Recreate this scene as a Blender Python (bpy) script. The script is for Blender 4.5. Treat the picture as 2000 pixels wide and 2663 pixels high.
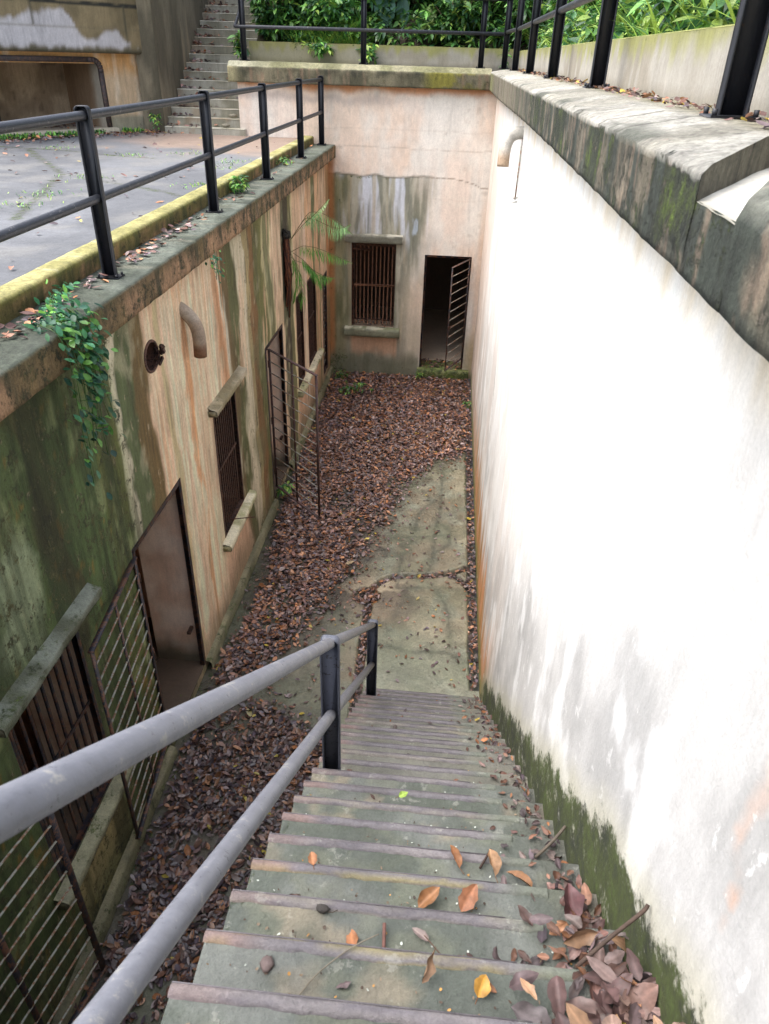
import bpy, math, random
import numpy as np
from mathutils import Vector, Matrix

R = math.radians
rng = np.random.default_rng(7)
random.seed(7)
scene = bpy.context.scene
for o in list(bpy.data.objects):
    bpy.data.objects.remove(o)

# ------------------------------------------------------------------ camera
cam = bpy.data.cameras.new("camera")
camo = bpy.data.objects.new("camera", cam)
scene.collection.objects.link(camo)
YAW, PITCH, ROLL, FPX = 7.22150784e-02, -5.60416506e-01, 3.19368743e-02, 1890.12552
cy, sy = math.cos(YAW), math.sin(YAW)
fwd = Vector((-sy*math.cos(PITCH), cy*math.cos(PITCH), math.sin(PITCH)))
r0 = Vector((cy, sy, 0)); u0 = r0.cross(fwd)
rt = math.cos(ROLL)*r0 + math.sin(ROLL)*u0
up = -math.sin(ROLL)*r0 + math.cos(ROLL)*u0
m = Matrix((rt, up, -fwd)).transposed().to_4x4()
m.translation = Vector((0, 0, 6.0))
camo.matrix_world = m
cam.sensor_fit = 'VERTICAL'
cam.sensor_height = 17.3
cam.lens = FPX/2663*17.3
cam.clip_start = 0.05
cam.clip_end = 300
cam.dof.use_dof = True
cam.dof.focus_distance = 7.5
cam.dof.aperture_fstop = 4.0
scene.camera = camo

# ------------------------------------------------------------------ light
SUN_EL, SUN_AZ = 61.0, 262.0      # azimuth clockwise from +Y (north)
world = bpy.data.worlds.new("World")
scene.world = world
world.use_nodes = True
nt = world.node_tree
nt.nodes.clear()
sky = nt.nodes.new("ShaderNodeTexSky")
sky.sky_type = 'NISHITA'
sky.sun_disc = False
sky.sun_elevation = R(SUN_EL)
sky.sun_rotation = R(SUN_AZ)
sky.dust_density = 4.0
hs = nt.nodes.new("ShaderNodeHueSaturation")
hs.inputs['Saturation'].default_value = 0.6
bg = nt.nodes.new("ShaderNodeBackground")
bg.inputs['Strength'].default_value = 0.15
wo = nt.nodes.new("ShaderNodeOutputWorld")
nt.links.new(sky.outputs[0], hs.inputs['Color'])
nt.links.new(hs.outputs[0], bg.inputs[0])
nt.links.new(bg.outputs[0], wo.inputs[0])
sl = bpy.data.lights.new("sun", 'SUN')
sl.energy = 1.15
sl.angle = R(80)
sl.color = (1.0, 0.985, 0.96)
so = bpy.data.objects.new("sun", sl)
scene.collection.objects.link(so)
az, el = R(SUN_AZ), R(SUN_EL)
sd = Vector((math.sin(az)*math.cos(el), math.cos(az)*math.cos(el), math.sin(el)))
so.rotation_euler = sd.to_track_quat('Z', 'Y').to_euler()
so.location = (-8, -4, 16)
scene.view_settings.view_transform = 'Standard'
scene.view_settings.look = 'None'
scene.view_settings.exposure = 1.55
scene.view_settings.gamma = 1.0
scene.cycles.max_bounces = 12
scene.cycles.diffuse_bounces = 8

# ------------------------------------------------------------------ helpers
def C(h):
    h = h.lstrip('#')
    v = [int(h[i:i+2], 16)/255 for i in (0, 2, 4)]
    return np.array([x/12.92 if x <= .04045 else ((x+.055)/1.055)**2.4 for x in v])

def vn(x, y, seed=0):
    x = np.asarray(x, float); y = np.asarray(y, float)
    xi = np.floor(x).astype(np.int64); yi = np.floor(y).astype(np.int64)
    fx = x-xi; fy = y-yi
    fx = fx*fx*(3-2*fx); fy = fy*fy*(3-2*fy)
    def h(a, b):
        n = (a*374761393 + b*668265263 + seed*1274126177) & 0xffffffff
        n = ((n ^ (n >> 13))*1274126177) & 0xffffffff
        return ((n ^ (n >> 16)) & 0xffff)/65535.0
    return ((h(xi, yi)*(1-fx)+h(xi+1, yi)*fx)*(1-fy) + (h(xi, yi+1)*(1-fx)+h(xi+1, yi+1)*fx)*fy)

def fbm(x, y, seed=0, o=4):
    s = 0; a = .5; t = 0
    for i in range(o):
        s = s+a*vn(np.asarray(x)*2**i, np.asarray(y)*2**i, seed+i*17); t += a; a *= .5
    return s/t

def ss(a, b, x):
    t = np.clip((x-a)/(b-a), 0, 1)
    return t*t*(3-2*t)

def mix(c1, c2, f):
    f = np.asarray(f)[..., None]
    return c1*(1-f)+c2*f

class MB:
    """collects pieces; build() links them as one mesh object"""
    def __init__(s):
        s.v = []; s.f = []; s.c = []; s.k = []; s.n = 0
    def add(s, V, F, col=None, msk=0.0):
        V = np.asarray(V, float).reshape(-1, 3)
        n = len(V)
        if col is None: col = np.array([1., 1., 1.])
        col = np.broadcast_to(np.asarray(col, float), (n, 3))
        msk = np.broadcast_to(np.asarray(msk, float), (n,))
        s.v.append(V); s.c.append(col); s.k.append(msk)
        b = s.n
        if isinstance(F, np.ndarray): s.f.extend((F+b).tolist())
        else: s.f.extend([[i+b for i in f] for f in F])
        s.n += n
        return s
    def quad(s, a, b, c, d, col=None, msk=0.):
        return s.add([a, b, c, d], [[0, 1, 2, 3]], col, msk)
    def box(s, lo, hi, col=None, msk=0., ch=0.0, mat=None):
        x0, y0, z0 = lo; x1, y1, z1 = hi
        if ch <= 0:
            V = [(x, y, z) for x in (x0, x1) for y in (y0, y1) for z in (z0, z1)]
            F = [[0, 1, 3, 2], [4, 6, 7, 5], [0, 4, 5, 1], [2, 3, 7, 6], [0, 2, 6, 4], [1, 5, 7, 3]]
        else:
            ch = min(ch, (x1-x0)*.45, (y1-y0)*.45, (z1-z0)*.45)
            V = []; 
            for sx in (0, 1):
                for sy_ in (0, 1):
                    for sz in (0, 1):
                        X = (x0, x1)[sx]; Y = (y0, y1)[sy_]; Z = (z0, z1)[sz]
                        dx = ch*(1-2*sx); dy = ch*(1-2*sy_); dz = ch*(1-2*sz)
                        V += [(X, Y+dy, Z+dz), (X+dx, Y, Z+dz), (X+dx, Y+dy, Z)]
            def I(a, b, c, k): return (a*4+b*2+c)*3+k
            F = []
            F += [[I(0,0,0,0), I(0,0,1,0), I(0,1,1,0), I(0,1,0,0)], [I(1,0,0,0), I(1,1,0,0), I(1,1,1,0), I(1,0,1,0)]]
            F += [[I(0,0,0,1), I(1,0,0,1), I(1,0,1,1), I(0,0,1,1)], [I(0,1,0,1), I(0,1,1,1), I(1,1,1,1), I(1,1,0,1)]]
            F += [[I(0,0,0,2), I(0,1,0,2), I(1,1,0,2), I(1,0,0,2)], [I(0,0,1,2), I(1,0,1,2), I(1,1,1,2), I(0,1,1,2)]]
            for a in (0, 1):
                for b in (0, 1):
                    F.append([I(a,b,0,0), I(a,b,0,1), I(a,b,1,1), I(a,b,1,0)])
                    F.append([I(a,0,b,0), I(a,0,b,2), I(a,1,b,2), I(a,1,b,0)])
                    F.append([I(0,a,b,1), I(0,a,b,2), I(1,a,b,2), I(1,a,b,1)])
                    for c in (0, 1): F.append([I(a,b,c,0), I(a,b,c,1), I(a,b,c,2)])
        V = np.array(V, float)
        if mat is not None:
            V = np.array([list(mat @ Vector(p)) for p in V])
        return s.add(V, F, col, msk)
    def tube(s, pts, r, n=10, col=None, msk=0., caps=True):
        pts = [Vector(p) for p in pts]
        rs = r if hasattr(r, '__len__') else [r]*len(pts)
        V = []; F = []
        t0 = (pts[1]-pts[0]).normalized()
        a = t0.orthogonal().normalized()
        for i, p in enumerate(pts):
            if i == 0: t = (pts[1]-p).normalized()
            elif i == len(pts)-1: t = (p-pts[i-1]).normalized()
            else: t = ((pts[i+1]-p).normalized()+(p-pts[i-1]).normalized()).normalized()
            a = (a-t*a.dot(t)).normalized(); b = t.cross(a)
            for k in range(n):
                w = 2*math.pi*k/n
                V.append(p+a*(math.cos(w)*rs[i])+b*(math.sin(w)*rs[i]))
        for i in range(len(pts)-1):
            for k in range(n):
                k2 = (k+1) % n
                F.append([i*n+k, i*n+k2, (i+1)*n+k2, (i+1)*n+k])
        if caps:
            F.append(list(range(n))[::-1]); F.append([(len(pts)-1)*n+k for k in range(n)])
        return s.add([list(v) for v in V], F, col, msk)
    def bar(s, p, q, w, h, col=None, upv=(0, 0, 1), msk=0.):
        """rectangular bar from p to q: w across, h along upv"""
        p = Vector(p); q = Vector(q); t = (q-p).normalized(); u = Vector(upv)
        u = (u-t*u.dot(t)).normalized(); a = t.cross(u)
        V = [e+a*(sa*w/2)+u*(su*h/2) for e in (p, q) for sa, su in ((-1,-1),(1,-1),(1,1),(-1,1))]
        F = [[3,2,1,0],[4,5,6,7],[0,1,5,4],[1,2,6,5],[2,3,7,6],[3,0,4,7]]
        return s.add([list(v) for v in V], F, col, msk)
    def grid(s, us, vs, pos, colf=None, holes=(), flip=False):
        """pos(U,V)->(N,3); colf(U,V)->(col,msk); holes: f(U,V)->bool"""
        U, V = np.meshgrid(us, vs, indexing='ij')
        nu, nv = U.shape
        P = pos(U.ravel(), V.ravel())
        if colf is None: c, k = None, 0.
        else: c, k = colf(U.ravel(), V.ravel())
        uc = (us[:-1]+us[1:])/2; vc = (vs[:-1]+vs[1:])/2
        UC, VC = np.meshgrid(uc, vc, indexing='ij')
        keep = np.ones(UC.shape, bool)
        for h in holes: keep &= ~h(UC, VC)
        I, J = np.nonzero(keep)
        a = I*nv+J
        F = np.stack([a, a+nv, a+nv+1, a+1], 1)
        if flip: F = F[:, ::-1]
        return s.add(P, F, c, k)
    def build(s, name, mat, parent=None, smooth=False, tag=None, **kw):
        me = bpy.data.meshes.new(name)
        V = np.concatenate(s.v); Cc = np.concatenate(s.c); K = np.concatenate(s.k)
        nf = len(s.f)
        lens = np.array([len(f) for f in s.f], np.int32)
        idx = np.concatenate([np.asarray(f, np.int32) for f in s.f]) if nf < 4000 else np.fromiter((i for f in s.f for i in f), np.int32)
        me.vertices.add(len(V)); me.vertices.foreach_set('co', V.ravel().astype(np.float32))
        me.loops.add(len(idx)); me.loops.foreach_set('vertex_index', idx)
        me.polygons.add(nf)
        st = np.zeros(nf, np.int32); st[1:] = np.cumsum(lens)[:-1]
        me.polygons.foreach_set('loop_start', st)
        me.polygons.foreach_set('loop_total', lens)
        me.update(calc_edges=True); me.validate()
        ca = me.attributes.new('Col', 'FLOAT_COLOR', 'POINT')
        ca.data.foreach_set('color', np.concatenate([Cc, K[:, None]], 1).ravel().astype(np.float32))
        if smooth:
            me.polygons.foreach_set('use_smooth', np.ones(nf, bool)); 
        me.materials.append(mat)
        o = bpy.data.objects.new(name, me)
        scene.collection.objects.link(o)
        if parent is not None:
            o.parent = parent
            o.matrix_parent_inverse = parent.matrix_world.inverted()
        if kw: props(o, **kw)
        return o

def props(o, label=None, cat=None, group=None, kind=None):
    if label: o['label'] = label
    if cat: o['category'] = cat
    if group: o['group'] = group
    if kind: o['kind'] = kind

def thing(name, loc, label, cat, group=None):
    o = bpy.data.objects.new(name, None)
    o.empty_display_size = .1
    o.location = loc
    scene.collection.objects.link(o)
    o.matrix_world = Matrix.Translation(Vector(loc))
    props(o, label, cat, group)
    return o

def copy_tree(root, loc, label=None, rotz=None, scale=None):
    c = root.copy(); scene.collection.objects.link(c); c.location = loc
    if rotz is not None: c.rotation_euler = (0, 0, rotz)
    if scale is not None: c.scale = (scale,)*3
    if label: c['label'] = label
    for ch in list(root.children):
        d = ch.copy(); scene.collection.objects.link(d); d.parent = c
        for g in list(ch.children):
            e = g.copy(); scene.collection.objects.link(e); e.parent = d
    return c

def arr(a, b, step, extra=()):
    n = max(1, int(round((b-a)/step)))
    v = np.concatenate([np.linspace(a, b, n+1), [e for e in extra if a < e < b]])
    v = np.unique(np.round(v, 5))
    # drop near duplicates but keep the extras
    keep = [v[0]]
    ex = set(np.round(extra, 5)) if len(extra) else set()
    for x in v[1:]:
        if x-keep[-1] < step*.3:
            if x in ex: keep[-1] = x
            continue
        keep.append(x)
    return np.array(keep)

# ------------------------------------------------------------------ materials
def nodes(name):
    mt = bpy.data.materials.new(name); mt.use_nodes = True
    t = mt.node_tree; b = t.nodes['Principled BSDF']
    return mt, t, b

def N(t, kind, **kw):
    n = t.nodes.new(kind)
    for k, v in kw.items(): setattr(n, k, v)
    return n

def noise(t, vec, scale, detail=5, rough=.6, dist=0.):
    n = N(t, 'ShaderNodeTexNoise')
    n.inputs['Scale'].default_value = scale; n.inputs['Detail'].default_value = detail
    n.inputs['Roughness'].default_value = rough; n.inputs['Distortion'].default_value = dist
    t.links.new(vec, n.inputs['Vector'])
    return n

def ramp(t, fac, stops, interp='LINEAR'):
    r = N(t, 'ShaderNodeValToRGB'); r.color_ramp.interpolation = interp
    e = r.color_ramp.elements
    while len(e) > 1: e.remove(e[-1])
    e[0].position = stops[0][0]; e[0].color = (*stops[0][1], 1)
    for p, c in stops[1:]:
        x = e.new(p); x.color = (*c, 1)
    t.links.new(fac, r.inputs[0])
    return r

def mixc(t, f, a, b, mode='MIX'):
    n = N(t, 'ShaderNodeMix', data_type='RGBA', blend_type=mode)
    for s_, v in ((0, f), (6, a), (7, b)):
        if isinstance(v, (int, float)): n.inputs[s_].default_value = v
        elif isinstance(v, (tuple, list, np.ndarray)): n.inputs[s_].default_value = (*[float(q) for q in v[:3]], 1)
        else: t.links.new(v, n.inputs[s_])
    return n.outputs[2]

def math_(t, op, a, b=None):
    n = N(t, 'ShaderNodeMath', operation=op)
    for i, v in enumerate((a, b)):
        if v is None: continue
        if isinstance(v, (int, float)): n.inputs[i].default_value = v
        else: t.links.new(v, n.inputs[i])
    return n.outputs[0]

def full(t, out, lo=.30, hi=.70):
    mr = N(t, 'ShaderNodeMapRange'); mr.inputs[1].default_value = lo; mr.inputs[2].default_value = hi
    t.links.new(out, mr.inputs[0]); return mr.outputs[0]
def lin(t, f, lo, hi):
    mr = N(t, 'ShaderNodeMapRange'); mr.inputs[3].default_value = lo; mr.inputs[4].default_value = hi
    t.links.new(f, mr.inputs[0]); return mr.outputs[0]
MOSS = ((.0, (.012, .018, .008)), (.35, (.03, .045, .012)), (.62, (.06, .085, .018)), (.85, (.10, .15, .02)), (1., (.17, .25, .03)))
def weathered(name, rough=.88, stretch=(1, 1, 1), var=.3, bump=.35, moss=MOSS, fine=55, wet=0., mossamp=1.0, mlo=.40, mhi=.62, speck=.25, chips=0., chipcol=(.5, .42, .34), drips=0.):
    """plaster / concrete: base colour from the Col attribute, broken up by noise; Col alpha drives moss or grime"""
    mt, t, b = nodes(name)
    tc = N(t, 'ShaderNodeTexCoord'); mp = N(t, 'ShaderNodeMapping'); mp.inputs['Scale'].default_value = stretch
    t.links.new(tc.outputs['Object'], mp.inputs[0]); vec = mp.outputs[0]; raw = tc.outputs['Object']
    at = N(t, 'ShaderNodeAttribute', attribute_name='Col')
    n1 = full(t, noise(t, vec, 3.2, 8, .62, .3).outputs[0]); n2 = full(t, noise(t, vec, 17, 8, .7).outputs[0])
    n3 = full(t, noise(t, raw, fine, 6, .75).outputs[0]); n4 = full(t, noise(t, raw, 9, 8, .68, .2).outputs[0]); n5 = full(t, noise(t, raw, 38, 6, .72).outputs[0])
    f = math_(t, 'MULTIPLY', math_(t, 'MULTIPLY', lin(t, n1, 1-var*.6, 1+var*.45), lin(t, n2, 1-var*.7, 1+var*.5)), lin(t, n3, 1-speck, 1+speck*.6))
    # small dark pits
    pit = N(t, 'ShaderNodeMapRange'); pit.inputs[1].default_value = .74; pit.inputs[2].default_value = .86
    t.links.new(math_(t, 'ADD', math_(t, 'MULTIPLY', n5, .6), math_(t, 'MULTIPLY', n3, .4)), pit.inputs[0])
    f = math_(t, 'MULTIPLY', f, lin(t, pit.outputs[0], 1.0, 1-speck*1.3))
    if drips > 0:
        md = N(t, 'ShaderNodeMapping'); md.inputs['Scale'].default_value = (1, 1, .035); t.links.new(raw, md.inputs[0])
        d1 = full(t, noise(t, md.outputs[0], 26, 6, .6, .15).outputs[0], .46, .66)
        gate_ = full(t, noise(t, raw, 1.7, 4, .6).outputs[0], .42, .6)
        f = math_(t, 'MULTIPLY', f, lin(t, math_(t, 'MULTIPLY', d1, gate_), 1.0, 1-drips))
    cc = N(t, 'ShaderNodeCombineColor')
    for i in range(3): t.links.new(f, cc.inputs[i])
    base = at.outputs['Color']
    if chips > 0:
        ch = full(t, math_(t, 'ADD', math_(t, 'MULTIPLY', n4, .55), math_(t, 'MULTIPLY', n2, .45)), .70, .75)
        base = mixc(t, math_(t, 'MULTIPLY', ch, chips), base, chipcol)
    col = mixc(t, 1.0, base, cc.outputs[0], 'MULTIPLY')
    a = math_(t, 'ADD', at.outputs['Alpha'], math_(t, 'MULTIPLY', math_(t, 'SUBTRACT', n4, .5), .55*mossamp))
    a = math_(t, 'ADD', a, math_(t, 'MULTIPLY', math_(t, 'SUBTRACT', n5, .5), .34*mossamp))
    a = math_(t, 'ADD', a, math_(t, 'MULTIPLY', math_(t, 'SUBTRACT', n3, .5), .18*mossamp))
    mr = N(t, 'ShaderNodeMapRange', interpolation_type='SMOOTHSTEP'); t.links.new(a, mr.inputs[0])
    mr.inputs[1].default_value = mlo; mr.inputs[2].default_value = mhi
    n6 = full(t, noise(t, raw, 5, 7, .8).outputs[0], .32, .68)
    mo = ramp(t, n6, moss)
    mo2 = mixc(t, 1.0, mo.outputs[0], cc.outputs[0], 'MULTIPLY')
    col = mixc(t, mr.outputs[0], col, mo2)
    t.links.new(col, b.inputs['Base Color'])
    if wet > 0:
        rr = ramp(t, n1, ((.25, (rough-wet,)*3), (.75, (rough,)*3)))
        t.links.new(rr.outputs[0], b.inputs['Roughness'])
    else: b.inputs['Roughness'].default_value = rough
    h = math_(t, 'ADD', math_(t, 'MULTIPLY', n2, .6), math_(t, 'MULTIPLY', n3, .35))
    h = math_(t, 'ADD', h, math_(t, 'MULTIPLY', mr.outputs[0], math_(t, 'MULTIPLY', n5, 1.0)))
    bp = N(t, 'ShaderNodeBump'); bp.inputs['Strength'].default_value = bump; bp.inputs['Distance'].default_value = .014
    t.links.new(h, bp.inputs['Height']); t.links.new(bp.outputs[0], b.inputs['Normal'])
    return mt

GRIME = ((.2, (.02, .02, .014)), (.5, (.045, .045, .028)), (.8, (.09, .085, .05)))
OLIVE = ((.1, (.018, .02, .012)), (.4, (.045, .048, .018)), (.7, (.09, .085, .03)), (1., (.17, .14, .04)))
WMOSS = ((0., (.016, .02, .012)), (.3, (.035, .042, .022)), (.6, (.055, .07, .02)), (.85, (.065, .09, .022)), (1., (.10, .15, .03)))
M_wall = weathered('streaked_plaster', stretch=(1, 1, .22), var=.34, moss=OLIVE, bump=.5, speck=.24, fine=42, drips=.35, chips=.5, chipcol=(.42, .33, .22))
M_back = weathered('pink_plaster', stretch=(1, 1, .5), var=.16, moss=MOSS, bump=.3, speck=.14, drips=.12)
M_white = weathered('whitewashed_plaster', stretch=(1, 1, .45), var=.12, moss=WMOSS, bump=.4, speck=.13, mossamp=1.05, mlo=.30, mhi=.66, fine=70, chips=.35, chipcol=(.9, .9, .88), drips=.10)
M_cop = weathered('mossy_coping', stretch=(1, 1, .25), var=.5, moss=OLIVE, bump=.8, speck=.4, drips=.3)
M_copR = weathered('black_green_coping', stretch=(1, 1, .3), var=.5, moss=((0., (.02, .025, .018)), (.35, (.04, .05, .032)), (.6, (.07, .085, .04)), (.8, (.12, .17, .03)), (1., (.2, .3, .04))), bump=1.0, speck=.45, drips=.45, chips=.5, chipcol=(.36, .29, .23))
M_conc = weathered('grey_concrete', var=.32, moss=MOSS, bump=.5, wet=.3, rough=.8, speck=.3)
M_step = weathered('green_grey_concrete', var=.26, moss=MOSS, bump=.6, wet=.4, rough=.8, fine=90, speck=.28, chips=.35, chipcol=(.34, .34, .30))
M_floor = weathered('wet_concrete', var=.34, moss=MOSS, bump=.45, wet=.5, rough=.7, speck=.28, fine=45)
M_bunk = weathered('bunker_concrete', stretch=(1, 1, .3), var=.25, moss=GRIME, bump=.4, speck=.2, drips=.2)
M_yard = weathered('yard_concrete', var=.22, moss=MOSS, bump=.3, speck=.25, rough=.85)
M_soil = weathered('soil', var=.5, moss=MOSS, bump=1.0, speck=.5)

def metal(name, c1, c2, rough=.45, chip=.62, metallic=.0, scale=22, bump=.15, stretch=(1, 1, 1)):
    mt, t, b = nodes(name)
    tc = N(t, 'ShaderNodeTexCoord'); mp = N(t, 'ShaderNodeMapping'); mp.inputs['Scale'].default_value = stretch
    t.links.new(tc.outputs['Object'], mp.inputs[0])
    n = full(t, noise(t, mp.outputs[0], scale, 8, .7).outputs[0]); n2 = full(t, noise(t, mp.outputs[0], scale*4, 5, .7).outputs[0])
    w = math_(t, 'ADD', math_(t, 'MULTIPLY', n, .72), math_(t, 'MULTIPLY', n2, .28))
    r = ramp(t, w, ((0, tuple(np.array(c1)*.7)), (chip-.08, c1), (chip, tuple((np.array(c1)*.5+np.array(c2)*.5))), (chip+.05, c2)))
    t.links.new(r.outputs[0], b.inputs['Base Color'])
    rr = ramp(t, n2, ((.1, (rough-.1,)*3), (.9, (rough+.2,)*3)))
    t.links.new(rr.outputs[0], b.inputs['Roughness'])
    b.inputs['Metallic'].default_value = metallic
    bp = N(t, 'ShaderNodeBump'); bp.inputs['Strength'].default_value = bump; bp.inputs['Distance'].default_value = .005
    t.links.new(w, bp.inputs['Height']); t.links.new(bp.outputs[0], b.inputs['Normal'])
    return mt
M_black = metal('black_paint', (.017, .019, .026), (.05, .03, .02), .42, .80)
M_slate = metal('slate_paint', (.085, .092, .12), (.025, .022, .022), .42, .72, scale=9)
M_rail = metal('dark_rail_paint', (.035, .037, .045), (.22, .21, .20), .40, .80, scale=26)
M_hand = metal('worn_grey_paint', (.17, .175, .20), (.27, .265, .25), .36, .76, scale=11)
M_rust = metal('rusty_iron', (.12, .055, .035), (.04, .02, .015), .75, .56, bump=.4)
M_bar = metal('orange_rusted_bar', (.42, .22, .14), (.22, .11, .07), .75, .56, bump=.4)
M_gate = metal('corroded_dark_paint', (.016, .018, .028), (.13, .06, .035), .5, .55, bump=.3, scale=12)
M_rod = metal('grey_rusted_rod', (.30, .31, .27), (.22, .12, .07), .55, .52, scale=10)
M_gate2 = metal('red_brown_rust', (.10, .045, .04), (.06, .05, .05), .7, .55, bump=.3)
M_frame = metal('brown_painted_frame', (.055, .042, .042), (.12, .07, .05), .6, .6)

def leafmat(name, rough=.5, trans=0.0, bump=.2, spec=.5):
    mt, t, b = nodes(name)
    at = N(t, 'ShaderNodeAttribute', attribute_name='Col')
    tc = N(t, 'ShaderNodeTexCoord'); n = noise(t, tc.outputs['Object'], 45, 4, .6)
    r = ramp(t, n.outputs[0], ((.25, (.6, .6, .6)), (.75, (1.25, 1.25, 1.25))))
    col = mixc(t, 1.0, at.outputs['Color'], r.outputs[0], 'MULTIPLY')
    t.links.new(col, b.inputs['Base Color']); b.inputs['Roughness'].default_value = rough
    b.inputs['Specular IOR Level'].default_value = spec
    if trans > 0:
        tr = N(t, 'ShaderNodeBsdfTranslucent'); t.links.new(col, tr.inputs[0])
        ms = N(t, 'ShaderNodeMixShader'); ms.inputs[0].default_value = trans
        t.links.new(b.outputs[0], ms.inputs[1]); t.links.new(tr.outputs[0], ms.inputs[2])
        t.links.new(ms.outputs[0], t.nodes['Material Output'].inputs[0])
    return mt
M_dead = leafmat('dead_leaf', .36)
M_dry = leafmat('dry_leaf', .6)
M_leaf = leafmat('green_leaf', .42, .25)
M_bark = leafmat('bark', .9)

# ------------------------------------------------------------------ leaves
def leaf_template(kind='oval', hi=False):
    if hi:
        ns, na = 11, 7
        t = np.linspace(0, 1, ns); w = np.sin(np.pi*t**.85)**.75
        V = []; F = []
        for i in range(ns):
            for j in range(na):
                a = j/(na-1)*2-1
                V.append((a*w[i]*.5*(1+.05*math.sin(i*2.4+j)), t[i], 0))
        for i in range(ns-1):
            for j in range(na-1): F.append([i*na+j, i*na+j+1, (i+1)*na+j+1, (i+1)*na+j])
        return np.array(V, float), F
    t = np.array([0, .22, .5, .78, 1.])
    w = {'oval': np.array([0, .62, 1., .74, 0]), 'lance': np.array([0, .75, 1., .55, 0]), 'round': np.array([0, .95, 1., .8, 0])}[kind]
    V = [(0, 0, 0)]
    for i in (1, 2, 3):
        for sgn in (-1, 0, 1): V.append((sgn*w[i]*.5, t[i], 0))
    V.append((0, 1, 0))
    F = [[0, 2, 1], [0, 3, 2]]
    for i in (0, 1):
        a = 1+3*i
        F += [[a, a+1, a+4, a+3], [a+1, a+2, a+5, a+4]]
    F += [[7, 8, 10], [8, 9, 10]]
    return np.array(V, float), F

def leaves(mb, P, yaw, pitch, roll, L, W, col, fold=.15, curl=.2, kind='oval', jit=.12, hi=False):
    """P (n,3); yaw: heading of the tip; pitch: tip elevation; L length, W width (arrays)"""
    n = len(P)
    if n == 0: return
    T, F = leaf_template(kind, hi)
    nv_ = len(T)
    x = T[:, 0][None]*W[:, None]*np.ones((n, 1)); y = T[:, 1][None]*L[:, None]
    fold = np.broadcast_to(fold, (n,)); curl = np.broadcast_to(curl, (n,))
    z = np.abs(T[:, 0])[None]*W[:, None]*fold[:, None]*2 + (T[:, 1]**2)[None]*L[:, None]*curl[:, None]
    if hi:
        ph = rng.uniform(0, 6.28, (n, 3)); am = rng.uniform(.3, 1.0, (n, 1))
        e_ = np.abs(T[:, 0])[None]*2
        z = z + am*W[:, None]*(.16*np.sin(T[:, 1][None]*7+ph[:, :1])*e_ + .12*np.sin(T[:, 1][None]*13+T[:, 0][None]*5+ph[:, 1:2])*e_ + .10*np.sin(T[:, 0][None]*6+ph[:, 2:3]))
        x = x*(1+.08*np.sin(T[:, 1][None]*19+ph[:, :1]))
        tw = (T[:, 1][None]-.5)*rng.normal(0, .5, (n, 1)); x, z = x*np.cos(tw), z+x*np.sin(tw)
    else:
        z = z + (rng.random((n, nv_))-.5)*jit*W[:, None]
        x = x + (rng.random((n, nv_))-.5)*jit*.8*W[:, None]*(np.abs(T[:, 0])[None] > 0)
    cr, sr = np.cos(roll)[:, None], np.sin(roll)[:, None]
    x, z = x*cr+z*sr, -x*sr+z*cr
    cp, sp = np.cos(pitch)[:, None], np.sin(pitch)[:, None]
    y, z = y*cp-z*sp, y*sp+z*cp
    ca, sa = np.cos(yaw)[:, None], np.sin(yaw)[:, None]
    X = x*sa + y*ca; Y = -x*ca + y*sa
    V = np.stack([X+P[:, 0:1], Y+P[:, 1:2], z+P[:, 2:3]], -1).reshape(-1, 3)
    cc = np.repeat(col, nv_, axis=0)
    if hi:
        rib = np.tile(np.where(np.abs(T[:, 0]) < .01, 1.35, 1.0)*(1-.18*ss(.7, 1, np.abs(T[:, 0])*2)), n)
        cc = cc*rib[:, None]*(.75+.5*np.repeat(rng.random((n, 1)), nv_, 0)*vn(V[:, 0]*60, V[:, 1]*60, 5)[:, None]+.1)
    b = mb.n
    mb.v.append(V); mb.c.append(cc); mb.k.append(np.zeros(len(V)))
    base = (np.arange(n)*nv_+b)
    for f in F:
        mb.f.extend((base[:, None]+np.array(f)[None]).tolist())
    mb.n += len(V)

DEADC = np.array([C('#7d5642'), C('#65463a'), C('#7a6058'), C('#55403a'), C('#8a6450'), C('#94603c'), C('#6a5856'), C('#86746c'), C('#473a3a'), C('#a07252'), C('#5b4c50'), C('#74534a')])
def deadcol(n, dark=1.0, yellow=.01):
    c = DEADC[rng.integers(0, len(DEADC), n)]*(.68+1.35*rng.random((n, 1))**1.7)*np.array([.96, 1.0, 1.06])
    m_ = rng.random(n) < yellow
    c[m_] = C('#c8b04a')*(.6+.5*rng.random((m_.sum(), 1)))
    return c*dark

def flat_leaves(mb, P, size=(.07, .13), dark=1.0, tilt=.35, yellow=.01, flatcurl=.25, cols=None, hi=False):
    n = len(P)
    if n == 0: return
    L = rng.uniform(size[0], size[1], n); W = L*rng.uniform(.38, .58, n)
    leaves(mb, P, rng.uniform(0, 2*np.pi, n), rng.normal(0, tilt*.6, n), rng.normal(0, tilt, n), L, W,
           deadcol(n, dark, yellow) if cols is None else cols, fold=rng.uniform(-.05, .3, n), curl=rng.normal(0, flatcurl, n)*.6, hi=hi)

# ------------------------------------------------------------------ measures
XL, XR, YB, ZT = -2.41, .70, 15.3, 4.54
XC = -2.265                    # face of the left coping
RUN, RISE, SY0, SZ0 = .23, .185, .875, 4.0     # nosing k at y=SY0+k*RUN, z=SZ0-k*RISE
def stair_z(y): return SZ0-RISE*(np.asarray(y)-SY0)/RUN
Y0 = -1.6

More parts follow.
